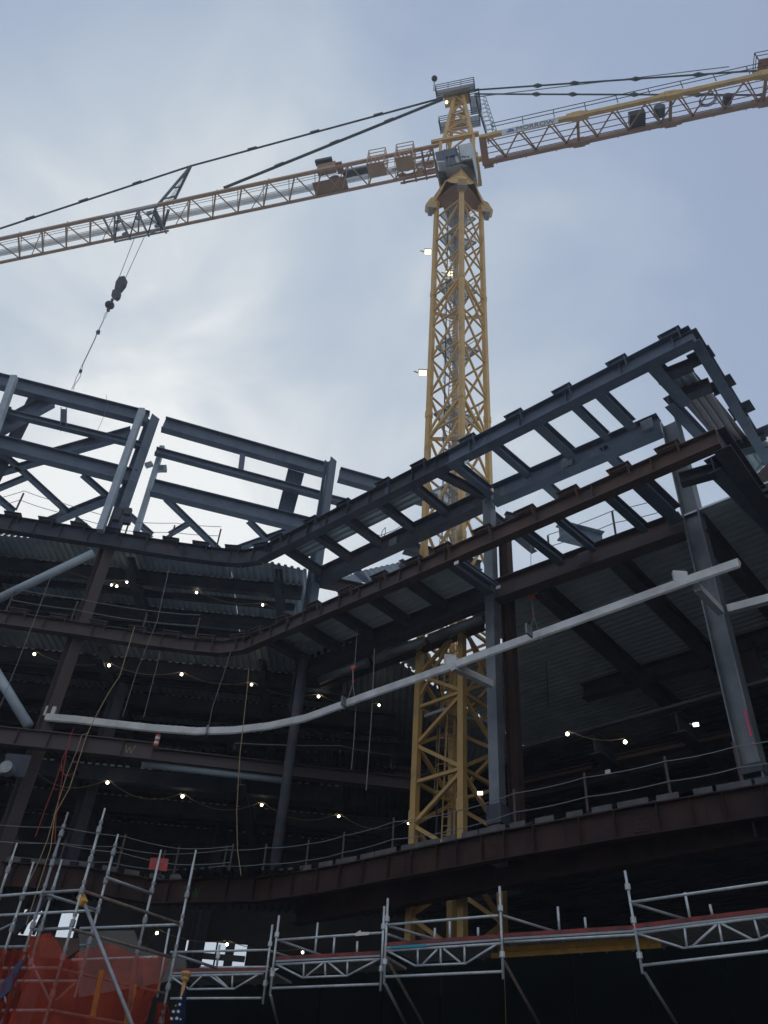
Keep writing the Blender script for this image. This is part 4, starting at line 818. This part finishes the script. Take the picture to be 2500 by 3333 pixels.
# bay1 (left, low)
pl1 = vplane((563, 3165), (863, 3159))
bayset(c7, 0, 0, pl1, [((310, 548), (258, 975)), ((25, 655), (8, 780))], [((-240, 695), (290, 683)), ((-240, 825), (262, 812)), ((-240, 945), (250, 943)), ((-80, 778), (290, 775))],
 [((0, 820), (70, 888)), ((95, 815), (92, 885)), ((-140, 895), (105, 892)), ((105, 892), (235, 815)), ((-70, 822), (-140, 892)), ((-25, 822), (70, 890)), ((-140, 895), (-240, 825))], [((-240, 806), (280, 797))])
pl2 = vplane((899, 3130), (1240, 3112))
bayset(c7, 0, 0, pl2, [((346, 498), (297, 925)), ((914, 448), (893, 905))], [((340, 630), (905, 590)), ((330, 762), (890, 733)), ((300, 890), (885, 868))],
 [((340, 765), (470, 832)), ((470, 832), (715, 822)), ((715, 822), (875, 738)), ((481, 755), (477, 830)), ((595, 748), (595, 826)), ((716, 742), (713, 822)), ((490, 828), (590, 748)), ((610, 748), (698, 822))], [((330, 742), (893, 712))])
pl3 = vplane((1264, 3085), (1634, 3058))
bayset(c7, 0, 0, pl3, [((933, 405), (912, 868)), ((1536, 340), (1556, 840))], [((925, 548), (1530, 497)), ((925, 688), (1545, 648)), ((920, 828), (1550, 800))],
 [((935, 690), (1080, 768)), ((1080, 768), (1355, 756)), ((1355, 756), (1520, 652)), ((1095, 680), (1095, 764)), ((1218, 672), (1218, 760)), ((1347, 665), (1347, 755)), ((1120, 762), (1200, 680)), ((1235, 678), (1325, 752))], [((930, 668), (1540, 625))])
pl4 = vplane((1636, 3060), (2088, 3022))
bayset(c8, 0, 0, pl4, [], [((40, 862), (860, 815))], [], [((60, 838), (860, 790))])
pl5 = vplane((2088, 3022), (2500, 2978))
bayset(c8, 0, 0, pl5, [((800, 432), (907, 1050))], [((830, 622), (1750, 490)), ((860, 808), (1750, 695)), ((905, 1000), (1750, 905))],
 [((880, 810), (1150, 895)), ((1150, 895), (1600, 845)), ((1600, 845), (1740, 790)), ((1158, 775), (1172, 890)), ((1365, 752), (1385, 868)), ((1578, 728), (1608, 835)), ((1200, 892), (1350, 755)), ((1380, 750), (1570, 848))], [((850, 785), (1750, 678))])
def off(pl, d): D = Vector((pl[1][0], pl[1][1], 0)).normalized(); n_ = Vector((-D.y, D.x, 0)); n_ = n_ if n_.y > 0 else -n_; return ((pl[0][0]+n_.x*d, pl[0][1]+n_.y*d), pl[1])
for pl, cr_, L_ in ((pl2, c7, [((555, 535), (538, 722)), ((645, 615), (638, 715)), ((768, 637), (766, 708))]), (pl3, c7, [((1187, 565), (1185, 640)), ((1267, 530), (1267, 635)), ((1420, 562), (1420, 625))]), (pl4, c8, [((397, 648), (408, 800)), ((560, 712), (568, 795))]), (pl5, c8, [((1160, 562), (1192, 725)), ((1310, 635), (1328, 712))])):
    for a, b in L_: stt(cr_(*a), cr_(*b), off(pl, 1.0 if b[1] > 700 or cr_ is c7 else 1.0), name='rear_post')
for a, b, pl, cr_, m_ in (((355, 635), (640, 735), pl2, c7, 'dtube'), ((940, 555), (1240, 640), pl3, c7, 'dtube'), ((65, 700), (410, 805), pl4, c8, 'dtube'), ((850, 630), (1180, 728), pl5, c8, 'dtube'), ((300, 690), (430, 730), pl2, c7, 'dtube'), ((935, 600), (1060, 645), pl3, c7, 'dtube')):
    tb('guard_tube', at(cr_(*a), pl), at(cr_(*b), off(pl, 1.0)), .024, m_, wk)
for a, b, m_ in ((c7(930, 735), c7(1125, 1083), 'rtube'), (c8(75, 975), c8(285, 1351), 'rtube'), (c7(300, 930), c7(340, 1083), 'dtube'), (c7(920, 870), c7(1030, 1083), 'dtube'), (c8(920, 1045), c8(1110, 1351), 'dtube')):
    tb('raking_tube', at(a, off(pl3, .1)), at(b, off(pl3, 1.3)), .026, m_, wk)
o = G().prism([at(c7(*p), off(pl2, -.05)) for p in ((750, 600), (785, 577), (788, 588), (833, 588), (830, 602), (760, 608))], (0, .02, .01)).obj('plastic_sheet', 'sign'); tag(o, 'scrap of white plastic sheet caught on the scaffold handrail', 'plastic sheet')
o = G().prism([at(c7(*p), pl1) for p in ((300, 780), (345, 785), (320, 800), (300, 798))], (0, .02, .01)).obj('plastic_sheet', 'sign'); tag(o, 'small white plastic scrap at the joint of the two left walkway bays', 'plastic sheet')
o = br('tape_strip', at(c7(950, 672), pl3)+Vector((0, -.03, 0)), at(c7(1140, 662), pl3)+Vector((0, -.03, 0)), .03, .04, 'cyan', None); tag(o, 'blue tape along the walkway board edge below the crane foot', 'tape')
# orange ladder under the boards
lp = off(pl4, .5); a0, a1, b0_, b1_ = [at(c8(*p), lp) for p in ((40, 905), (1010, 845), (0, 942), (1018, 878))]
ldr = thing('ladder', 'orange ladder lying flat under the walkway boards', 'ladder', b0_); br('rail', a0, a1, .03, .08, 'lad', ldr); br('rail', b0_, b1_, .03, .08, 'lad', ldr)
for k in range(8): t = (k+.5)/8; br('rung', a0.lerp(a1, t), b0_.lerp(b1_, t), .04, .04, 'lad', ldr)
# dark hoarding behind the walkway
hw = thing('site_hoarding', 'tall black green hoarding behind the scaffold walkway', 'hoarding', (2, 15, 0))
hp = [off(pl1, 1.6), off(pl2, 1.6), off(pl3, 1.7), off(pl4, 1.7), off(pl5, 1.7)]
xs_ = [(855, 3180), (1240, 3140), (1634, 3100), (2088, 3060), (2700, 2990)]
pp = [at((600, 3200), hp[0]), at((870, 3182), hp[0]), at((1250, 3135), hp[1]), at((1640, 3090), hp[2]), at((2095, 3050), hp[3]), at((2900, 2960), hp[4])]
for a, b in zip(pp, pp[1:]):
    n_ = max(1, int((b-a).length/1.2))
    for k in range(n_):
        p, q = a.lerp(b, k/n_), a.lerp(b, (k+.985)/n_); zt_ = ZS+2.02
        G().prism([(p.x, p.y, 0), (q.x, q.y, 0), (q.x, q.y, zt_), (p.x, p.y, zt_)], Vector((.02, .05, 0))).obj('panel', 'wall', hw)
# ================================================================== SCAFFOLD TOWER LEFT
tw = thing('scaffold_tower', 'weathered tube scaffold tower with protruding uprights and orange netting at left', 'scaffolding', (-4, 13, 0))
z1 = 3.9
A, Bq, Cq, Eq = [at(zf(*p), z1) for p in ((272, 640), (520, 622), (622, 748), (1150, 835))]
def pv(p, d=(1, 0)): return ((p.x, p.y), d)
def zpx(px, p): d = ray(px); return CAMZ+d.z/math.hypot(d.x, d.y)*math.hypot(p.x, p.y)
def std(a, b, ref, m, r=.023):
    # upright through the plan position, its top and bottom from the picture
    p = at(zf(*ref[1]), ref[0]) if isinstance(ref, tuple) else ref
    z0, z1_ = zpx(zf(*b), p), zpx(zf(*a), p); o = tb('standard', (p.x, p.y, max(.05, z0)), (p.x, p.y, z1_), r, m, tw)
    z = 1.0
    while z < z1_-.1:
        if z > z0: G().tube((p.x, p.y, z-.05), (p.x, p.y, z+.05), r*1.9, 8).obj('coupler', 'dtube', o); G().tube((p.x, p.y, z+.1), (p.x, p.y, z+.16), r*1.5, 8).obj('coupler', 'dtube', o)
        z += .5
    G().tube((p.x, p.y, z1_), (p.x, p.y, z1_+.22), r*.78, 8).obj('spigot', m, o); return p
std((418, 205), (40, 1560), A, 'dtube'); std((655, 180), (300, 1560), Bq, 'galv'); std((725, 340), (470, 1300), Cq, 'galv'); std((1230, 440), (1020, 1560), Eq, 'galv')
Dq = at(zf(960, 642), z1+.45); std((1005, 440), (860, 1100), Dq, 'galv')
Fq, Gq, Hq = at(zf(0, 640), z1+.1), at(zf(130, 700), z1-.1), at(zf(310, 700), z1-.1)
std((82, 400), (-20, 700), Fq, 'galv'); std((197, 525), (-60, 1300), Gq, 'galv'); std((382, 510), (200, 1100), Hq, 'galv')
def led(a, pa, b, pb, m='dtube', name='ledger', r=.025):
    p = Vector((pa.x, pa.y, zpx(zf(*a), pa))); q = Vector((pb.x, pb.y, zpx(zf(*b), pb))); return tb(name, p, q, r, m, tw)
def ledx(a, b, zz, m='dtube', name='ledger', r=.025): return tb(name, at(zf(*a), zz), at(zf(*b), zz), r, m, tw)
for (a, b, zz, m) in (((-80, 662), (272, 635), z1, 'galv'), ((272, 635), (510, 620), z1, 'dtube'), ((-80, 783), (610, 748), z1, 'galv'), ((272, 640), (622, 748), z1, 'dtube'), ((520, 622), (1150, 835), z1, 'rtube'), ((680, 540), (962, 640), z1+.45, 'dtube'),
        ((510, 862), (1148, 838), z1, 'galv'), ((200, 872), (450, 860), z1-.5, 'dtube'), ((460, 868), (1105, 1050), z1-.5, 'rtube'), ((-80, 982), (560, 970), z1-.55, 'dtube'), ((460, 1062), (1000, 1045), z1-.6, 'galv'),
        ((-80, 1116), (385, 1114), z1-1.0, 'dtube'), ((400, 1125), (1060, 1278), z1-1.0, 'rtube'), ((-80, 1196), (490, 1198), z1-1.0, 'dtube'), ((-80, 1385), (335, 1382), z1-1.45, 'dtube'), ((335, 1385), (980, 1500), z1-1.45, 'rtube'), ((1130, 1035), (1380, 1115), z1-.5, 'dtube')):
    ledx(a, b, zz, m)
def slant(a, za, b, zb_, m, r=.025, name='brace_tube'): return tb(name, at(zf(*a), za), at(zf(*b), zb_), r, m, tw)
o = slant((530, 690), z1-.15, (840, 1475), 1.9, 'dtube', .028); G().bar(at(zf(512, 655), z1-.05), at(zf(532, 705), z1-.2), .1, .1).obj('yellow_clamp', 'lad', o)
slant((355, 1320), z1-1.35, (490, 1200), z1-1.0, 'rtube'); slant((-10, 1190), z1-1.0, (40, 1335), z1-1.4, 'galv', .02); slant((180, 1030), z1-.8, (315, 1320), z1-1.4, 'ltube', .02); slant((-20, 1230), z1-1.1, (110, 1150), z1-1.0, 'dtube'); slant((0, 870), z1-.45, (85, 830), z1-.3, 'dtube', .02)
# end frame at the tower side (joins the walkway)
tb('standard', at(zf(1075, 865), pl1), at(zf(1000, 1300), pl1), .024, 'galv', tw)
# orange debris netting behind the uprights
netp = ((0, 14.6), (1, .05))
def netting(cols, lab, pl, wob=.12):
    g = G(); m_ = len(cols[0])
    rows = 9
    for ci, (tp_, bt) in enumerate(cols):
        pass
    nc = 24; g2 = G()
    for i in range(nc+1):
        t = i/nc*(len(cols)-1); k = min(int(t), len(cols)-2); f_ = t-k
        tpp = Vector(cols[k][0]).lerp(Vector(cols[k+1][0]), f_); btp = Vector(cols[k][1]).lerp(Vector(cols[k+1][1]), f_)
        for j in range(rows+1):
            q = tpp.lerp(btp, j/rows); p = at(zf(q[0], q[1]), pl); p.y += wob*math.sin(i*1.1+j*.5)+.10*math.sin(i*2.7-j*1.9)+random.uniform(-.04, .04); g2.v.append(p)
    for i in range(nc):
        for j in range(rows): a = i*(rows+1)+j; g2.f.append([a, a+rows+1, a+rows+2, a+1])
    o = g2.obj('debris_netting', 'net', smooth=True); tag(o, lab, 'netting'); return o
netting([((190, 905), (60, 1560)), ((330, 880), (220, 1560)), ((420, 1045), (380, 1560)), ((545, 1010), (520, 1560)), ((640, 940), (700, 1560)), ((860, 1030), (800, 1560)), ((1000, 1040), (860, 1560)), ((1070, 1045), (900, 1560))], 'orange debris netting hung behind the scaffold tower uprights', netp)
netting([((-60, 985), (-120, 1560)), ((60, 1005), (-20, 1560)), ((190, 990), (60, 1560))], 'torn orange netting at the left edge with a blue tarp beside it', ((0, 14.9), (1, .05)))
netting([((1000, 1330), (960, 1560)), ((1060, 1340), (1080, 1560)), ((1090, 1420), (1110, 1560))], 'narrow red netting strip behind the flag', ((0, 15.4), (1, .05)), .05)
o = G().prism([at(zf(*p), ((0, 14.75), (1, .05))) for p in ((110, 1080), (150, 1060), (110, 1150), (60, 1260), (-20, 1330), (-20, 1260), (60, 1150))], (0, .03, 0)).obj('tarp', 'tarp'); tag(o, 'crumpled blue tarp behind the leftmost uprights', 'tarp')
# timber studs behind the netting
for i, (a, b) in enumerate((((650, 1130), (590, 1420)), ((865, 1045), (810, 1470)), ((860, 1220), (800, 1470)))):
    o = br('timber_stud', at(zf(*a), ((0, 15.1), (1, .05))), at(zf(*b), ((0, 15.1), (1, .05))), .07, .07, 'lad' if i != 1 else 'rtube', None)
    tag(o, ('orange upright stud behind the netting left of the bulb', 'dull upright behind the netting near its right edge', 'orange upright stud low at the right edge of the netting')[i], 'stud')
o = G().prism([at(zf(*p), ((0, 15.6), (1, .05))) for p in ((190, 935), (330, 915), (500, 925), (500, 1000), (420, 1050), (190, 1050))], (0, .06, 0)).obj('concrete_parapet', 'rust2'); tag(o, 'reddish board panel behind the netting under the bright opening', 'board')
o = G().prism([at(zf(*p), ((0, 22), (1, .0))) for p in ((500, 880), (850, 875), (880, 960), (1060, 1030), (1180, 1060), (1180, 1180), (500, 1300))], (0, .3, 0)).obj('concrete_wall', 'conc'); tag(o, 'grey concrete wall behind the scaffold tower', 'wall')
# ================================================================== FLAG
fc = crop(350, 2850, .2411); fpz = ((0, 7.0), (1, 0)); PT = at(fc(1065, 1300), fpz)
flg = thing('flag', 'furled navy flag with white stars on a pole with a brass finial', 'flag', at(fc(930, 2100), fpz))
def fp(x, y): return at(fc(x, y), fpz)
G().path([fp(1042, 1420), fp(1000, 1700), fp(950, 2100)], .016, 8).obj('pole', 'gold', flg)
g = G()
for (x, y, rr) in ((1042, 1432, .022), (1046, 1412, .026), (1050, 1385, .036), (1053, 1375, .022), (1056, 1362, .03), (1060, 1340, .04), (1064, 1310, .043), (1067, 1295, .03), (1068, 1290, .004)): g.v += [fp(x, y)+Vector((math.cos(a)*rr, math.sin(a)*rr, 0)) for a in [R_(k*36) for k in range(10)]]
for j in range(8):
    for k in range(10): g.f.append([j*10+k, j*10+(k+1) % 10, j*10+10+(k+1) % 10, j*10+10+k])
g.obj('finial', 'gold', flg, True)
rows = [((1018, 1058), 1440), ((1002, 1066), 1520), ((985, 1068), 1600), ((960, 1062), 1680), ((935, 1055), 1760), ((905, 1045), 1850), ((880, 1035), 1950), ((855, 1030), 2050), ((835, 1020), 2150)]
g = G(); nc = 14
for (xa_, xb_), y in rows:
    a, b = fp(xa_, y), fp(xb_, y); rr = (b-a).length/2; c_ = (a+b)/2
    for k in range(nc):
        th = 2*math.pi*k/nc; f_ = 1+.14*math.sin(th*3+y*.004); g.v.append(c_+Vector((math.cos(th)*rr*f_, math.sin(th)*rr*.6*f_, 0)))
for j in range(len(rows)-1):
    for k in range(nc): g.f.append([j*nc+k, j*nc+(k+1) % nc, (j+1)*nc+(k+1) % nc, (j+1)*nc+k])
clo = g.obj('cloth', 'navy', flg, True)
for x, y, s_ in ((1010, 1685, 27), (998, 1772, 25), (915, 1870, 27), (980, 1868, 28), (892, 1965, 27), (962, 1962, 30), (945, 1790, 12), (1012, 1975, 16)):
    pts = []
    for k in range(10):
        rr = s_ if k % 2 == 0 else s_*.42; a = R_(-90+36*k+8); q = fp(x+rr*math.cos(a), y+rr*math.sin(a)); pts.append(q+Vector((0, -.085-.004*(y-1600)/80, 0)))
    G().prism(pts, (0, .006, 0)).obj('star', 'star', clo)
for o in list(bpy.data.objects):
    if o.type == 'MESH' and o.parent is None and 'label' not in o and 'kind' not in o: print('UNTAGGED', o.name)

# ================================================================== HAZE ADDED FOR THE LENS VEIL
hm = bpy.data.materials.new('veil_haze'); hm.use_nodes = True; t = hm.node_tree; t.nodes.remove(t.nodes['Principled BSDF'])
v = t.nodes.new('ShaderNodeVolumePrincipled'); v.inputs['Density'].default_value = .0011; v.inputs['Color'].default_value = (.88, .92, 1, 1); v.inputs['Anisotropy'].default_value = .3
t.links.new(v.outputs[0], t.nodes['Material Output'].inputs['Volume']); M['veil_haze'] = hm
h_ = 260; G().quadbox([(-h_, -h_, -1.3), (h_, -h_, -1.3), (h_, h_, -1.3), (-h_, h_, -1.3), (-h_, -h_, 78), (h_, -h_, 78), (h_, h_, 78), (-h_, h_, 78)]).obj('veil_haze', 'veil_haze', kind='stuff')
